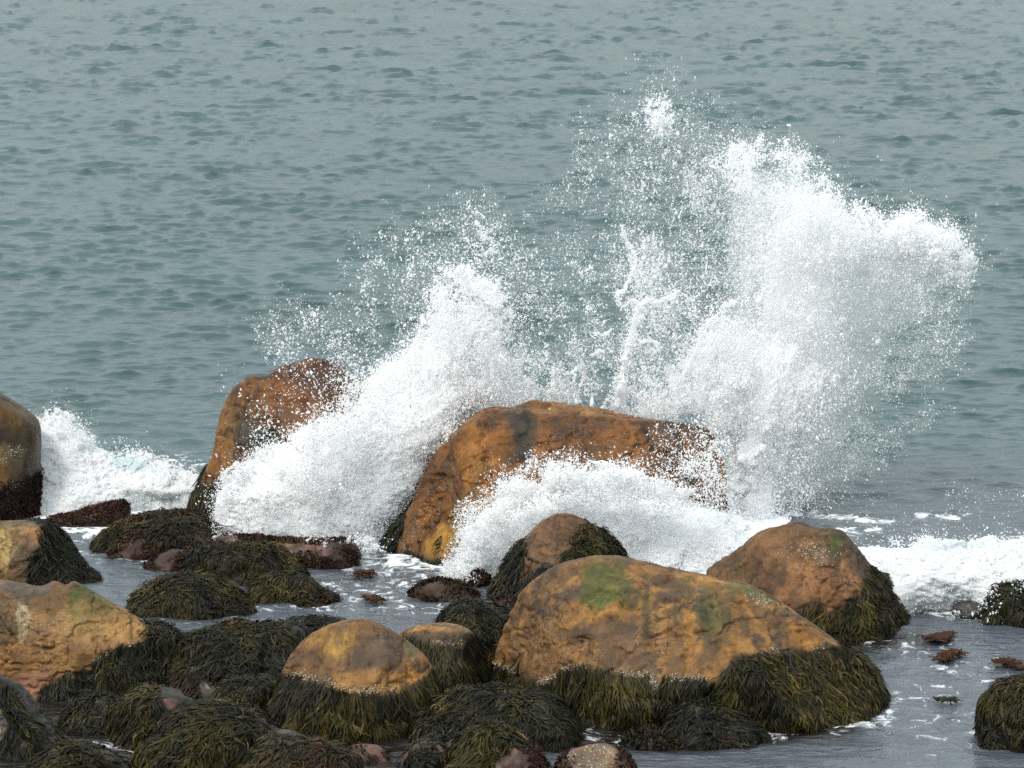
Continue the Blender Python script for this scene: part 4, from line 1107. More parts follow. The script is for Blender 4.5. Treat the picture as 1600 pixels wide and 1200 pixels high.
class Spray:
    def __init__(self, seed):
        self.rg = np.random.default_rng(seed); self.P = []; self.r = []; self.core = []; self.fog = []; self.lig = []; self.seed = seed

    def add(self, P, r):
        k = P[:, 2] > -0.02
        self.P.append(P[k]); self.r.append(r[k])

    def radii(self, n, rmin, rmax, a=2.6):
        u = self.rg.random(n)
        return np.minimum(rmin * (1 - u) ** (-1 / a), rmax)

    def sample(self, poly, n, edge, ns, thr, seed, org=None):
        """n points of the outline, thinned by lumpy noise and towards the edge"""
        P = np.array(poly, float); rg = self.rg
        x0, x1, y0, y1 = P[:, 0].min(), P[:, 0].max(), P[:, 1].min(), P[:, 1].max()
        xs = []; got = 0
        for _ in range(60):
            m = n * 2
            x = rg.uniform(x0 - edge, x1 + edge, m); y = rg.uniform(y0 - edge, y1 + edge, m)
            sd = poly_sdf(P, x, y)
            if edge >= 20:
                sd = sd + edge * 1.3 * fbm(np.stack([x / 38, y / 38, x * 0 + seed + 5], 1), 4, seed + 2, 0.65)
            d = sstep(edge, -edge, sd)
            if org is None:
                nz = fbm(np.stack([x / ns, y / ns, x * 0 + seed], 1), 4, seed, 0.6) * 1.5
            else:                                   # streaks running out from where the wave struck
                an = np.arctan2(y - org[1], x - org[0]); ra = np.hypot(x - org[0], y - org[1])
                nz = fbm(np.stack([an * 420 / ns, ra / (ns * 3.2), x * 0 + seed], 1), 5, seed, 0.65) * 1.5
            d = d * sstep(thr - 0.55, thr + 0.5, nz)
            k = rg.random(m) < d
            xs.append(np.stack([x[k], y[k]], 1)); got += k.sum()
            if got >= n:
                break
        return np.concatenate(xs)[:n]

    def cloud(self, poly, n, Y, thick, rmin=0.004, rmax=0.02, edge=20, ns=60, thr=0.0, a=2.8, org=None):
        n = int(n * (1.6 if n > 3000 else 1.0))
        q = self.sample(poly, n, edge, ns, thr, self.seed + len(self.P), org)
        Y = Y(q[:, 0]) if callable(Y) else Y
        Yd = Y + self.rg.normal(0, thick, len(q)) + 0.5 * thick * vnoise(np.stack([q[:, 0] / 50, q[:, 1] / 50, q[:, 0] * 0], 1), 9)
        self.add(at(q[:, 0], q[:, 1], Yd), self.radii(len(q), rmin * 0.68, rmax * 0.8, a))

    def clumps(self, poly, nc, per, Y, thick, size=8, rmin=0.006, rmax=0.035, edge=16, ns=60, thr=0.0, dirn=None):
        """knots of drops torn off together, each trailing away from its thrower"""
        rg = self.rg
        q = self.sample(poly, nc, edge, ns, thr, self.seed + len(self.P) + 3)
        nq = len(q)
        Y = Y(q[:, 0]) if callable(Y) else Y
        Yd = Y + rg.normal(0, thick, nq)
        cnt = np.maximum(1, rg.poisson(per * 1.9, nq) * rg.uniform(0.3, 1.8, nq)).astype(int)
        i = np.repeat(np.arange(nq), cnt)
        s = size * rg.lognormal(0, 0.5, nq)[i]
        th = (rg.uniform(0, math.pi, nq) if dirn is None else np.arctan2(q[:, 1] - dirn[1], q[:, 0] - dirn[0]) + rg.normal(0, 0.35, nq))[i]
        u = rg.laplace(0, 1, len(i)) * s * 0.8; v = rg.laplace(0, 1, len(i)) * s * 0.36
        x = q[i, 0] + u * np.cos(th) - v * np.sin(th); y = q[i, 1] + u * np.sin(th) + v * np.cos(th)
        Yp = Yd[i] + rg.normal(0, 1, len(i)) * s * 0.006
        fall = np.exp(-(u * u / (s * s) + 4 * v * v / (s * s)) * 0.25)
        r = self.radii(len(i), rmin * 0.62, rmax * 0.55, 2.8) * (0.6 + 0.7 * fall)
        self.add(at(x, y, Yp), r)

    def thread(self, pts, w, n, Y, rmin=0.007, rmax=0.02, wob=3.0):
        """a rope of water thrown up: closely strung drops along a bent path"""
        rg = self.rg
        P = smooth_poly(list(pts) + list(pts)[::-1], 6)[:len(pts) * 6 - 5]
        seg = np.linalg.norm(np.diff(P, axis=0), axis=1); cs = np.concatenate([[0], np.cumsum(seg)])
        s = rg.random(n) * cs[-1]
        ww = np.interp(s / cs[-1], np.linspace(0, 1, len(w)), w)
        x = np.interp(s, cs, P[:, 0]) + rg.normal(size=n) * ww * 0.5 + wob * vnoise(np.stack([s / 14, s * 0, s * 0], 1), 21)
        y = np.interp(s, cs, P[:, 1]) + rg.normal(size=n) * ww * 0.3 + wob * vnoise(np.stack([s / 14, s * 0 + 9, s * 0], 1), 22)
        self.add(at(x, y, Y + rg.normal(0, 0.03, n)), self.radii(n, rmin, rmax))

    def hull(self, *a, fuzz=9000, fz=0.05, **k):
        V, Fc, col, nrm, fn = white_hull(*a, seed=self.seed + len(self.core), **k)
        self.core.append((V, Fc, col))
        rg = self.rg
        ar = np.linalg.norm(fn, axis=1)
        c = V[Fc].mean(1)
        ar = ar * ((fn[:, 1] < 0) * 0.9 + 0.1) * (c[:, 2] > -0.05)
        fi = rg.choice(len(Fc), fuzz, p=ar / ar.sum())
        P = c[fi] + nrm[Fc[fi, 0]] * rg.exponential(fz, fuzz)[:, None] + rg.normal(0, 0.02, (fuzz, 3))
        self.add(P, self.radii(fuzz, 0.003, 0.011, 3.2))

    def mist(self, poly, base, D, thick=True, amp=1.0, seed=0, **k):
        V, Fc, col, nrm, fn = white_hull(poly, base, D, lvl=5, amp=amp, seed=self.seed + 50 + seed, **k)
        self.fog.append((V, Fc, col, thick))

    def tube(self, pts, w, Y, wob=3.0, seed=0):
        """a connected, ragged strand of water"""
        rg = self.rg
        P = smooth_poly(list(pts) + list(pts)[::-1], 14)[:(len(pts) - 1) * 14 + 1]
        n = len(P)
        t = np.linspace(0, 1, n)
        o = rg.random() * 100
        a = np.cumsum(np.concatenate([[0], np.linalg.norm(np.diff(P, axis=0), axis=1)]))
        P = P + wob * np.stack([fbm(np.stack([a / 12, a * 0 + o, a * 0], 1), 3, 21), fbm(np.stack([a / 12, a * 0 + o + 9, a * 0], 1), 3, 22)], 1)
        r = np.interp(t, np.linspace(0, 1, len(w)), w) * 0.5 * np.clip(0.75 + 1.3 * fbm(np.stack([a / 5, a * 0 + o, a * 0], 1), 3, 5), 0.22, 2.0)
        C = at(P[:, 0], P[:, 1], Y + 0.12 * vnoise(np.stack([a / 20, a * 0 + o, a * 0], 1), 7))
        T = np.gradient(C, axis=0); T /= np.linalg.norm(T, axis=1)[:, None]
        A = np.cross(T, np.array([0, 1.0, 0])); A /= np.maximum(np.linalg.norm(A, axis=1)[:, None], 1e-6); B = np.cross(T, A)
        ang = np.linspace(0, 2 * math.pi, 6, endpoint=False)
        rm = r * Y / F
        rm[0] *= 0.3; rm[-1] *= 0.2
        V = C[:, None] + (A[:, None] * np.cos(ang)[None, :, None] + B[:, None] * np.sin(ang)[None, :, None]) * rm[:, None, None]
        i = (np.arange(n - 1) * 6)[:, None]; j = np.arange(6)[None]; j2 = (j + 1) % 6
        q = np.stack([i + j, i + j2, i + 6 + j2, i + 6 + j], -1).reshape(-1, 4)
        tri = np.concatenate([q[:, [0, 1, 2]], q[:, [0, 2, 3]]])
        self.lig.append((V.reshape(-1, 3), tri, np.full((n * 6, 3), 0.97)))

    def ligaments(self, poly, n, Y, thick, lo=8, hi=30, w=2.6, edge=14, ns=50, thr=0.0, dirn=None):
        rg = self.rg
        q = self.sample(poly, n, edge, ns, thr, self.seed + 77 + len(self.lig))
        for x, y in q:
            L = rg.uniform(lo, hi)
            th = rg.uniform(0, 2 * math.pi) if dirn is None else math.atan2(y - dirn[1], x - dirn[0]) + rg.normal(0, 0.6)
            pts = [(x, y)]
            for k in range(3):
                th += rg.normal(0, 0.55)
                pts.append((pts[-1][0] + L / 3 * math.cos(th), pts[-1][1] + L / 3 * math.sin(th)))
            Yv = Y(np.array([x]))[0] if callable(Y) else Y
            self.tube(pts, [w * rg.uniform(0.6, 1.6), w * 0.5], Yv + rg.normal(0, thick), 2.0)

    def build(self, name, label, core_name='white_water'):
        P = np.concatenate(self.P); r = np.concatenate(self.r)
        V, Fc, C = merge([drop_geo(P, r, self.rg)] + self.lig)
        o = add_obj(name, make_mesh(name, V, Fc, False, C, [M_DROP]), label=label, kind='stuff', category='spray')
        if self.core:
            v, f, c = merge(self.core)
            add_obj(core_name, make_mesh(core_name, v, f, True, c, [M_CORE]), o, kind='stuff')
        for V_, F_, c_, th_ in self.fog:
            add_obj('mist', make_mesh('mist', V_, F_, True, None, [M_THICK if th_ else M_MIST]), o, kind='stuff')
        print(name, len(P), 'drops')
        return o


# the breaking wave by the edge, between the olive boulder and the tall boulder
s = Spray(200)
s.hull([(-10, 900), (-10, 660), (40, 650), (70, 652), (96, 650), (118, 664), (142, 690), (160, 708), (185, 716), (215, 710), (240, 712), (270, 726), (300, 738), (330, 750), (335, 800), (315, 830), (280, 812), (230, 828), (160, 835), (100, 900)],
       797, 0.5, 0.5, R=0.42, lean=0.9, lvl=8, amp=0.55, center=(150, 770), g0=0.70, fuzz=6500, fz=0.02,
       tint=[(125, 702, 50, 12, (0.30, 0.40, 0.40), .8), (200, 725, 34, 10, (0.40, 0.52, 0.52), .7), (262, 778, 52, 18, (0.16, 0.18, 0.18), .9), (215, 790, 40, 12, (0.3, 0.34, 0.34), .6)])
s.clumps([(62, 665), (80, 640), (110, 640), (135, 665), (160, 695), (120, 690)], 60, 14, 40.0, 0.2, 7, 0.005, 0.018, 6)
s.clumps([(160, 705), (210, 700), (260, 718), (310, 735), (310, 745), (220, 722)], 50, 12, 40.0, 0.2, 6, 0.005, 0.016, 6)
s.tube([(80, 665), (84, 648), (90, 640), (98, 652), (106, 645), (112, 655)], [3, 2], 39.4)
s.thread([(80, 665), (84, 648), (90, 640), (98, 652), (106, 645), (112, 655)], [3, 2], 156, 39.4, 0.004, 0.011)
s.tube([(62, 660), (72, 650), (82, 655)], [3, 2], 39.4)
s.thread([(62, 660), (72, 650), (82, 655)], [3, 2], 72, 39.4, 0.004, 0.011)
s.cloud([(60, 640), (180, 660), (200, 700), (140, 690), (70, 650)], 250, 39.3, 0.3, 0.004, 0.012, 12)
s.build('spray', 'white foaming breaker rolling in between the olive boulder and the tall rust brown boulder')

# the roller on the other side, beyond the peaked boulder
s = Spray(300)
s.hull([(1290, 1010), (1300, 880), (1335, 858), (1365, 852), (1395, 857), (1425, 848), (1455, 845), (1490, 848), (1530, 842), (1570, 846), (1610, 842), (1680, 842), (1760, 850), (1780, 1010), (1560, 1000), (1500, 962), (1440, 968), (1410, 1000)],
       962, 0.9, 0.5, R=0.4, lean=1.1, lvl=8, amp=0.6, center=(1500, 915), g0=0.70, fuzz=6500, fz=0.02,
       tint=[(1480, 855, 60, 10, (0.5, 0.58, 0.58), .6), (1400, 852, 30, 6, (0.5, 0.58, 0.58), .5), (1530, 930, 60, 10, (0.7, 0.75, 0.75), .5)])
s.clumps([(1335, 862), (1400, 845), (1450, 838), (1560, 838), (1600, 840), (1600, 852), (1400, 860)], 70, 10, 36.2, 0.3, 7, 0.005, 0.015, 6)
s.cloud([(1280, 760), (1600, 750), (1600, 850), (1340, 850)], 500, 36.8, 0.8, 0.004, 0.009, 20)
s.clumps([(1520, 960), (1540, 920), (1580, 905), (1600, 905), (1600, 960)], 45, 4, 33.7, 0.2, 8, 0.005, 0.016, 6)
s.clumps([(1480, 970), (1500, 940), (1540, 945), (1540, 975)], 30, 6, 34.1, 0.2, 6, 0.005, 0.013, 6)
s.build('spray', 'long low roller of white foam running in past the peaked brown boulder')

# the burst between the tall boulder and the wet orange boulder
s = Spray(400)
def YL(x): return 37.35 + 0.85 * sstep(480, 610, x)
s.hull([(342, 900), (343, 826), (344, 790), (350, 764), (366, 742), (392, 716), (418, 698), (455, 690), (492, 676), (530, 664), (560, 640), (600, 622), (645, 606), (690, 604), (720, 624), (716, 668), (692, 706), (672, 740), (652, 782), (634, 812), (612, 842), (596, 866), (570, 875), (556, 846), (540, 900), (440, 910)],
       850, 0.45, 0.5, R=0.4, lean=0.32, lvl=8, amp=0.7, center=(520, 765), fuzz=30000, fz=0.05)
s.hull([(560, 760), (560, 640), (590, 600), (622, 582), (645, 560), (662, 536), (690, 524), (720, 514), (744, 512), (756, 540), (752, 580), (762, 610), (752, 632), (720, 660), (690, 720), (640, 780)],
       842, 0.35, 0.4, R=0.34, lean=0.3, lvl=7, amp=1.0, center=(660, 640), fuzz=18000, fz=0.07)
s.mist([(440, 760), (480, 690), (560, 640), (600, 580), (650, 530), (700, 505), (752, 495), (790, 560), (840, 625), (780, 650), (720, 690), (660, 780), (600, 850), (500, 840)], 840, 0.5, True, 1.0, R=0.5, lean=0.3, center=(640, 680))
s.ligaments([(560, 640), (640, 540), (700, 430), (770, 440), (840, 600), (740, 640), (640, 700)], 80, YL, 0.2, 6, 20, 1.7, dirn=(600, 860))
s.ligaments([(500, 600), (580, 600), (640, 660), (540, 690), (440, 720)], 45, 36.9, 0.15, 6, 18, 1.7)
core = [(470, 690), (540, 640), (580, 590), (640, 545), (680, 505), (750, 490), (790, 560), (850, 620), (800, 640), (740, 645), (680, 720), (600, 800), (450, 760)]
s.cloud(core, 26000, YL, 0.35, 0.004, 0.02, 24, 45, -0.15)
s.cloud(core, 9000, YL, 0.3, 0.005, 0.026, 18, 30, 0.1)
s.clumps(core, 700, 18, YL, 0.4, 10, 0.006, 0.03, 18, 40, 0.0, dirn=(560, 880))
s.cloud([(680, 640), (740, 520), (820, 540), (880, 620), (840, 640)], 9000, YL, 0.4, 0.003, 0.014, 26, 40, 0.0)
up = [(660, 500), (690, 430), (720, 418), (760, 430), (795, 470), (800, 520), (760, 520), (700, 540)]
s.clumps(up, 170, 20, YL, 0.4, 9, 0.006, 0.028, 14, 30, 0.1, dirn=(620, 860))
s.cloud(up, 2600, YL, 0.4, 0.004, 0.018, 30, 40, 0.05)
s.clumps([(725, 400), (735, 340), (755, 325), (775, 360), (790, 420)], 26, 16, YL, 0.3, 8, 0.005, 0.022, 10)
s.clumps([(700, 430), (715, 422), (760, 440), (785, 478), (770, 480), (740, 455)], 46, 30, YL, 0.1, 7, 0.007, 0.03, 6)
s.clumps([(690, 520), (740, 490), (756, 492), (750, 540), (690, 550)], 60, 40, YL, 0.1, 9, 0.007, 0.026, 8)
wide = [(420, 545), (430, 490), (540, 460), (620, 350), (700, 360), (760, 320), (860, 390), (880, 480), (870, 620), (780, 560), (700, 480), (600, 560), (540, 600)]
s.cloud(wide, 6500, YL, 0.8, 0.0035, 0.013, 50, 50, -0.3, org=(600, 880))
s.clumps(wide, 260, 6, YL, 0.8, 12, 0.005, 0.02, 30, 70, 0.05, dirn=(600, 860))
s.cloud([(420, 560), (430, 500), (500, 480), (560, 560), (600, 610), (540, 620)], 900, 37.2, 0.5, 0.005, 0.016, 20)
# drops crossing the tall boulder's face
s.cloud([(470, 570), (560, 580), (600, 640), (560, 690), (460, 690), (420, 680), (400, 640)], 420, 36.9, 0.25, 0.006, 0.019, 26, 40, -0.1)
s.cloud([(400, 720), (390, 650), (450, 640), (520, 600), (580, 620), (560, 680), (450, 700)], 450, 36.85, 0.2, 0.005, 0.016, 16, 34, 0.15)
s.cloud([(350, 600), (500, 570), (440, 700), (380, 720), (345, 700)], 150, 36.9, 0.3, 0.005, 0.014, 30)
s.clumps([(540, 600), (580, 610), (620, 640), (560, 690), (510, 690), (530, 650)], 80, 14, 36.9, 0.25, 9, 0.005, 0.02, 16, 26, 0.0)
s.clumps([(345, 780), (350, 745), (390, 710), (430, 690), (440, 705), (390, 740), (365, 790), (345, 830)], 120, 14, 36.8, 0.1, 6, 0.005, 0.018, 6, 20, 0.0)
s.tube([(352, 790), (352, 760), (348, 742), (358, 732), (372, 722)], [4, 3], 36.75)
s.thread([(352, 790), (352, 760), (348, 742), (358, 732), (372, 722)], [4, 3], 180, 36.75, 0.004, 0.011)
s.tube([(360, 750), (376, 738), (380, 724), (392, 716)], [3, 2], 36.75)
s.thread([(360, 750), (376, 738), (380, 724), (392, 716)], [3, 2], 120, 36.75, 0.004, 0.011)
s.cloud([(330, 860), (340, 760), (352, 740), (356, 800), (350, 850)], 350, 36.8, 0.1, 0.005, 0.014, 10)
s.clumps([(480, 845), (560, 842), (600, 850), (580, 880), (500, 850)], 60, 16, 36.6, 0.1, 8, 0.005, 0.018, 8)
s.build('spray', 'burst of white spray thrown up between the tall rust brown boulder and the wet orange boulder')

# the great fan behind the wet orange boulder
s = Spray(500)
left_ = [(900, 380), (960, 220), (1010, 140), (1060, 150), (1120, 230), (1080, 340), (980, 420)]
fan = [(1060, 640), (1090, 560), (1100, 470), (1090, 380), (1060, 300), (1100, 240), (1160, 215), (1220, 222), (1290, 265), (1310, 300), (1360, 325), (1430, 335), (1500, 365), (1520, 410), (1500, 470), (1500, 530), (1440, 600), (1360, 640), (1330, 740), (1250, 800), (1160, 790), (1130, 700)]
trunk = [(1135, 800), (1140, 690), (1140, 620), (1155, 560), (1180, 520), (1190, 460), (1180, 400), (1200, 340), (1240, 310), (1285, 330), (1300, 380), (1296, 450), (1300, 520), (1315, 575), (1300, 630), (1270, 690), (1240, 740), (1215, 800)]
s.hull([(1140, 900), (1138, 760), (1142, 690), (1150, 640), (1168, 580), (1200, 540), (1240, 540), (1275, 565), (1296, 585), (1290, 625), (1262, 670), (1235, 715), (1215, 760), (1205, 900)],
       812, 0.35, 0.35, R=0.36, lean=0.12, lvl=7, amp=1.25, center=(1200, 700), fuzz=16000, fz=0.10)
s.cloud(trunk, 34000, 39.6, 0.4, 0.004, 0.016, 36, 70, -0.25, org=(1180, 900))
s.cloud(trunk, 10000, 39.2, 0.35, 0.005, 0.028, 26, 34, 0.05)
s.clumps(trunk, 700, 18, 39.4, 0.4, 11, 0.006, 0.032, 24, 45, -0.05, dirn=(1160, 830))
s.cloud(fan, 20000, 39.6, 0.6, 0.0035, 0.012, 34, 34, 0.05, org=(1150, 850))
blade = [(1120, 640), (1110, 560), (1130, 460), (1120, 380), (1100, 300), (1150, 250), (1220, 250), (1300, 300), (1370, 345), (1420, 360), (1440, 420), (1380, 470), (1340, 540), (1330, 620), (1290, 680), (1200, 760), (1140, 740)]
s.cloud(blade, 12000, 39.5, 0.4, 0.004, 0.014, 40, 36, 0.0, org=(1150, 850))
s.ligaments(blade, 120, 39.2, 0.3, 6, 22, 1.7, dirn=(1150, 830))
s.ligaments([(880, 560), (960, 380), (1060, 330), (1150, 400), (1130, 640), (960, 640)], 80, 39.0, 0.4, 6, 24, 1.6, dirn=(1000, 760))
s.ligaments(left_, 25, 39.5, 0.4, 5, 14, 1.6)
s.mist([(1145, 800), (1140, 700), (1150, 620), (1170, 560), (1190, 500), (1195, 430), (1205, 370), (1235, 335), (1270, 350), (1290, 400), (1295, 470), (1305, 540), (1305, 600), (1270, 680), (1235, 740), (1210, 810)], 806, 0.5, True, 1.1, R=0.6, lean=0.1, center=(1225, 600))
s.mist([(1140, 720), (1115, 640), (1120, 540), (1140, 420), (1130, 320), (1160, 260), (1220, 250), (1280, 290), (1350, 345), (1430, 355), (1490, 385), (1495, 420), (1450, 470), (1390, 540), (1350, 640), (1300, 740), (1200, 790)], 806, 0.6, False, 1.2, R=0.7, lean=0.1, center=(1260, 520), seed=1)
s.clumps(fan, 700, 10, 39.6, 0.5, 10, 0.005, 0.022, 24, 60, 0.0, dirn=(1150, 830))
crest = [(1120, 260), (1150, 225), (1210, 218), (1260, 245), (1295, 268), (1310, 300), (1345, 322), (1385, 345), (1425, 335), (1470, 355), (1512, 372), (1522, 410), (1512, 450), (1480, 455), (1470, 410), (1420, 395), (1370, 385), (1330, 390), (1290, 350), (1230, 320), (1170, 320)]
s.cloud(crest, 6000, 39.6, 0.35, 0.0045, 0.02, 14, 40, 0.0)
s.clumps(crest, 330, 16, 39.5, 0.3, 9, 0.006, 0.028, 12, 40, 0.05, dirn=(1180, 700))
lip = [(1385, 365), (1400, 345), (1425, 335), (1450, 355), (1480, 372), (1510, 372), (1518, 410), (1495, 430), (1470, 400), (1440, 385), (1400, 385)]
s.clumps(lip, 110, 26, 39.4, 0.15, 9, 0.008, 0.034, 6, 30, 0.0)
s.clumps([(1220, 330), (1300, 330), (1350, 360), (1340, 400), (1290, 410), (1230, 400)], 110, 20, 39.3, 0.2, 12, 0.007, 0.03, 12, 40, 0.0)
s.cloud([(1300, 420), (1480, 440), (1510, 540), (1420, 600), (1340, 620), (1310, 560)], 4200, 39.6, 0.5, 0.003, 0.010, 34, 60, -0.1)
s.cloud([(1240, 640), (1360, 600), (1500, 560), (1430, 660), (1340, 760), (1240, 800)], 4500, 39.4, 0.6, 0.0035, 0.013, 40, 70, 0.0)
s.cloud([(1150, 780), (1250, 740), (1320, 760), (1290, 830), (1160, 830)], 3500, 39.0, 0.5, 0.004, 0.012, 26, 50, 0.0)
left = [(880, 300), (940, 200), (990, 150), (1010, 128), (1050, 135), (1110, 190), (1170, 230), (1110, 300), (1100, 420), (1060, 520), (960, 460), (900, 400)]
s.cloud(left, 6500, 39.6, 0.8, 0.0035, 0.012, 50, 50, -0.3, org=(1040, 800))
s.clumps(left, 240, 7, 39.6, 0.7, 9, 0.005, 0.022, 24, 60, 0.05, dirn=(1040, 640))
s.clumps([(1000, 150), (1020, 130), (1045, 170), (1050, 210), (1020, 220)], 36, 14, 39.5, 0.2, 8, 0.006, 0.024, 8)
s.clumps([(1022, 178), (1034, 176), (1042, 192), (1030, 198)], 8, 40, 39.4, 0.05, 6, 0.008, 0.03, 2)
midl = [(870, 620), (880, 480), (960, 360), (1060, 380), (1100, 480), (1080, 600), (1040, 650), (960, 640)]
s.cloud(midl, 9000, 39.4, 0.7, 0.0035, 0.016, 30, 60, 0.0)
s.clumps(midl, 300, 9, 39.3, 0.6, 10, 0.005, 0.022, 20, 50, 0.0, dirn=(1000, 700))
# veil hanging down to the rock
veil = [(1000, 650), (1010, 600), (1060, 570), (1090, 520), (1150, 500), (1180, 560), (1150, 660), (1100, 680)]
s.cloud(veil, 9000, 39.0, 0.4, 0.004, 0.018, 20, 36, -0.05)
s.clumps(veil, 300, 22, 38.9, 0.3, 9, 0.006, 0.024, 14, 30, 0.0, dirn=(1080, 760))
# ropes of water
s.tube([(962, 640), (972, 600), (975, 570), (984, 535), (992, 505), (1000, 480), (1012, 468)], [9, 7, 6, 4, 4], 38.6)
s.thread([(962, 640), (972, 600), (975, 570), (984, 535), (992, 505), (1000, 480), (1012, 468)], [15, 13, 10, 8, 6], 2040, 38.6, 0.004, 0.011)
s.tube([(968, 655), (970, 620), (978, 590)], [14, 8, 5], 38.6)
s.thread([(968, 655), (970, 620), (978, 590)], [26, 16, 10], 840, 38.6, 0.004, 0.011)
s.tube([(1012, 468), (1030, 470), (1052, 462), (1060, 452)], [4, 3, 3, 5], 38.6)
s.thread([(1012, 468), (1030, 470), (1052, 462), (1060, 452)], [6, 5, 5, 8], 372, 38.6, 0.004, 0.011)
s.tube([(1004, 480), (990, 468), (975, 478), (968, 470), (966, 458), (976, 454)], [4, 3, 3, 5], 38.6)
s.thread([(1004, 480), (990, 468), (975, 478), (968, 470), (966, 458), (976, 454)], [5, 5, 5, 7], 336, 38.6, 0.004, 0.011)
s.tube([(976, 456), (980, 440), (990, 425), (994, 405), (988, 392), (980, 378), (972, 350)], [3, 4, 2.5, 3, 2.5, 2], 38.7)
s.thread([(976, 456), (980, 440), (990, 425), (994, 405), (988, 392), (980, 378), (972, 350)], [4, 6, 4, 4, 4, 3], 372, 38.7, 0.004, 0.011)
s.tube([(990, 468), (1002, 476), (1006, 490), (998, 498)], [4, 3], 38.6)
s.thread([(990, 468), (1002, 476), (1006, 490), (998, 498)], [4, 3], 144, 38.6, 0.004, 0.011)
s.tube([(1000, 535), (1015, 530), (1030, 545), (1020, 548)], [4, 3], 38.6)
s.thread([(1000, 535), (1015, 530), (1030, 545), (1020, 548)], [4, 3], 144, 38.6, 0.004, 0.011)
s.tube([(985, 610), (1000, 622), (1008, 640)], [4, 3], 38.6)
s.thread([(985, 610), (1000, 622), (1008, 640)], [4, 3], 120, 38.6, 0.004, 0.011)
s.tube([(930, 520), (945, 522), (955, 515)], [4, 3], 38.6)
s.thread([(930, 520), (945, 522), (955, 515)], [4, 3], 84, 38.6, 0.004, 0.011)
s.tube([(925, 555), (938, 545), (945, 555)], [3, 3], 38.6)
s.thread([(925, 555), (938, 545), (945, 555)], [3, 3], 66, 38.6, 0.004, 0.011)
s.tube([(1060, 600), (1080, 560), (1110, 500), (1150, 470)], [5, 4, 3], 38.8)
s.thread([(1060, 600), (1080, 560), (1110, 500), (1150, 470)], [14, 12, 10], 1080, 38.8, 0.004, 0.011)
s.tube([(1085, 650), (1100, 600), (1110, 540), (1130, 500)], [6, 4, 3], 38.8)
s.thread([(1085, 650), (1100, 600), (1110, 540), (1130, 500)], [16, 14, 12], 1320, 38.8, 0.004, 0.011)
for pts, w in (([(866, 632), (865, 600), (864, 578), (866, 568)], [7, 4]), ([(866, 580), (878, 577), (890, 584), (902, 574), (913, 568)], [5, 4]), ([(913, 568), (912, 590), (905, 606), (902, 632)], [4, 6]),
               ([(872, 632), (876, 604), (870, 588)], [4, 3]), ([(900, 632), (897, 600), (900, 584)], [5, 3]), ([(924, 638), (926, 624), (922, 612)], [6, 3]), ([(940, 642), (948, 626), (958, 618)], [5, 3]), ([(880, 600), (892, 606), (902, 598)], [3, 3])):
    s.tube(pts, w, 38.3)
s.cloud([(862, 636), (864, 575), (880, 580), (912, 570), (906, 610), (902, 640)], 900, 38.3, 0.05, 0.003, 0.008, 4, 30, -0.4)
# drops in front of the boulder's wet end
s.cloud([(1040, 670), (1110, 660), (1140, 690), (1150, 780), (1090, 790), (1040, 740)], 900, 36.2, 0.2, 0.005, 0.016, 20, 30, -0.05)
s.cloud([(960, 720), (1060, 670), (1140, 680), (1150, 790), (1050, 780)], 800, 36.1, 0.2, 0.005, 0.014, 30, 40, 0.0)
s.clumps([(1070, 680), (1140, 690), (1150, 780), (1090, 780)], 70, 10, 36.2, 0.15, 8, 0.005, 0.018, 12, 26, 0.0)
s.build('spray', 'great fan of white spray flung high over the wet orange boulder')

# the wash in front of the wet orange boulder
s = Spray(600)
s.hull([(708, 960), (716, 880), (740, 820), (775, 775), (830, 764), (862, 756), (884, 744), (925, 738), (968, 742), (1000, 756), (1040, 772), (1080, 790), (1130, 800), (1180, 818), (1220, 838), (1215, 880), (1130, 960)],
       905, 0.45, 0.45, R=0.42, lean=0.5, lvl=8, amp=0.75, center=(950, 845), fuzz=34000, fz=0.035,
       tint=[(1150, 810, 60, 8, (0.55, 0.66, 0.64), .6)])
s.mist([(712, 905), (725, 850), (760, 790), (800, 765), (870, 740), (930, 728), (1000, 745), (1070, 775), (1150, 800), (1225, 838), (1215, 890), (950, 910)], 908, 0.5, True, 0.8, R=0.42, lean=0.5, center=(960, 845))
s.ligaments([(740, 830), (800, 765), (880, 735), (960, 735), (1060, 765), (960, 790), (820, 810)], 80, 35.3, 0.08, 6, 22, 1.8, dirn=(920, 900))
s.clumps([(720, 890), (735, 820), (770, 768), (830, 752), (870, 728), (930, 728), (990, 738), (1060, 760), (1100, 790), (1000, 770), (900, 760), (800, 790), (750, 860)], 420, 22, 35.5, 0.12, 8, 0.005, 0.022, 10, 30, 0.0, dirn=(930, 900))
s.cloud([(700, 900), (720, 800), (780, 740), (880, 720), (1000, 730), (1100, 740), (1140, 800), (900, 800), (770, 880)], 7000, 35.5, 0.15, 0.004, 0.014, 22, 40, 0.0)
s.cloud([(690, 910), (705, 840), (740, 790), (760, 830), (740, 900)], 1500, 35.3, 0.12, 0.005, 0.015, 14, 20, 0.05)
s.cloud([(860, 720), (940, 690), (1060, 690), (1100, 740), (960, 740)], 350, 35.6, 0.2, 0.004, 0.012, 24)
s.tube([(905, 745), (912, 730), (925, 722), (940, 722), (958, 726), (966, 738)], [4, 3], 35.3)
s.thread([(905, 745), (912, 730), (925, 722), (940, 722), (958, 726), (966, 738)], [4, 3], 180, 35.3, 0.004, 0.011)
s.tube([(862, 756), (878, 740), (888, 742), (876, 752)], [4, 3], 35.3)
s.thread([(862, 756), (878, 740), (888, 742), (876, 752)], [4, 3], 120, 35.3, 0.004, 0.011)
s.build('spray', 'boiling white wash of foam covering the lower face of the wet orange boulder')

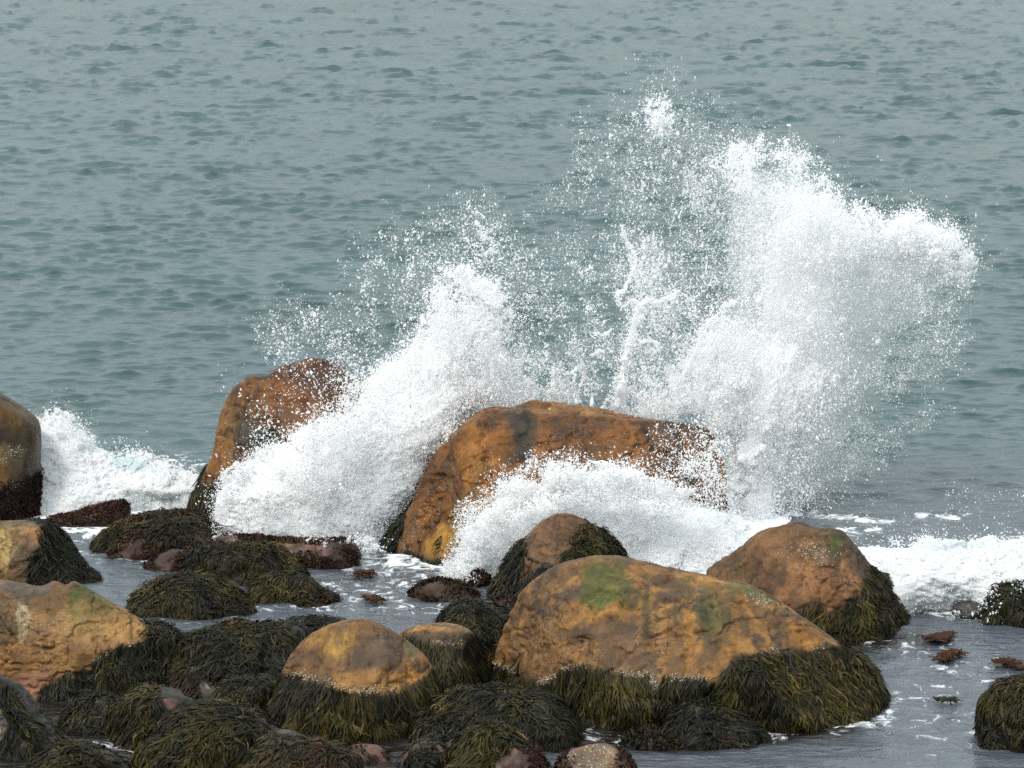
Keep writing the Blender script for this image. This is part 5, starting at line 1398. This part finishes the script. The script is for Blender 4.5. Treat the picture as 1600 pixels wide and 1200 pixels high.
# ------------------------------------------------------------------ daylight
SUN_EL, SUN_AZ = math.radians(52), math.radians(226)      # behind the camera, over its left shoulder
world = bpy.data.worlds.new('World'); scene.world = world
world.use_nodes = True
nt = world.node_tree; nt.nodes.clear()
out = nt.nodes.new('ShaderNodeOutputWorld')
bg = nt.nodes.new('ShaderNodeBackground')
sky = nt.nodes.new('ShaderNodeTexSky'); sky.sky_type = 'NISHITA'; sky.sun_disc = False
sky.sun_elevation = SUN_EL; sky.sun_rotation = SUN_AZ
sky.air_density = 1.0; sky.dust_density = 4.0; sky.ozone_density = 1.5
tc = nt.nodes.new('ShaderNodeTexCoord')
cn = nt.nodes.new('ShaderNodeTexNoise'); cn.inputs['Scale'].default_value = 2.6; cn.inputs['Detail'].default_value = 6
mp = nt.nodes.new('ShaderNodeMapping'); mp.inputs['Scale'].default_value = (1, 1, 2.6)
nt.links.new(tc.outputs['Generated'], mp.inputs['Vector']); nt.links.new(mp.outputs[0], cn.inputs['Vector'])
cloud = mixc(nt, mapr(nt, cn.outputs['Fac'], 0.35, 0.65, 0, 1), (4.7, 5.5, 5.75), (7.1, 7.8, 7.95))
skyc = mixc(nt, 0.82, sky.outputs[0], cloud)
# an overcast sky is brighter overhead than at the horizon
sep = nt.nodes.new('ShaderNodeSeparateXYZ'); nt.links.new(tc.outputs['Generated'], sep.inputs[0])
zen = mapr(nt, math_node(nt, 'POWER', math_node(nt, 'MAXIMUM', sep.outputs['Z'], 0.0), 0.5), 0.0, 1.0, 0.46, 1.48)
skyc = mixc(nt, 1.0, skyc, zen, 'MULTIPLY')
nt.links.new(skyc, bg.inputs['Color']); bg.inputs['Strength'].default_value = 0.095
nt.links.new(bg.outputs[0], out.inputs[0])

sd = bpy.data.lights.new('sun', 'SUN'); sd.energy = 1.5; sd.angle = math.radians(14); sd.color = (1.0, 0.96, 0.9)
so = bpy.data.objects.new('sun', sd); COL.objects.link(so)
dv = Vector((math.sin(SUN_AZ) * math.cos(SUN_EL), math.cos(SUN_AZ) * math.cos(SUN_EL), math.sin(SUN_EL)))
so.rotation_euler = dv.to_track_quat('Z', 'Y').to_euler()
so.location = (0, 0, 30)

cd = bpy.data.cameras.new('camera'); cd.sensor_width = 36; cd.lens = F / 1600 * 36
cd.clip_start = 0.5; cd.clip_end = 20000
co = bpy.data.objects.new('camera', cd); COL.objects.link(co)
co.location = tuple(CAM); co.rotation_euler = (math.pi / 2 - PITCH, 0, 0)
scene.camera = co

scene.render.engine = 'CYCLES'
scene.view_settings.view_transform = 'Standard'
scene.view_settings.look = 'None'
scene.view_settings.exposure = 0.64
scene.view_settings.gamma = 1.0
cy = scene.cycles
cy.max_bounces = 48; cy.diffuse_bounces = 32; cy.glossy_bounces = 3; cy.transmission_bounces = 32
cy.volume_bounces = 24; cy.volume_step_rate = 4.0
cy.use_denoising = False
cy.caustics_reflective = False; cy.caustics_refractive = False
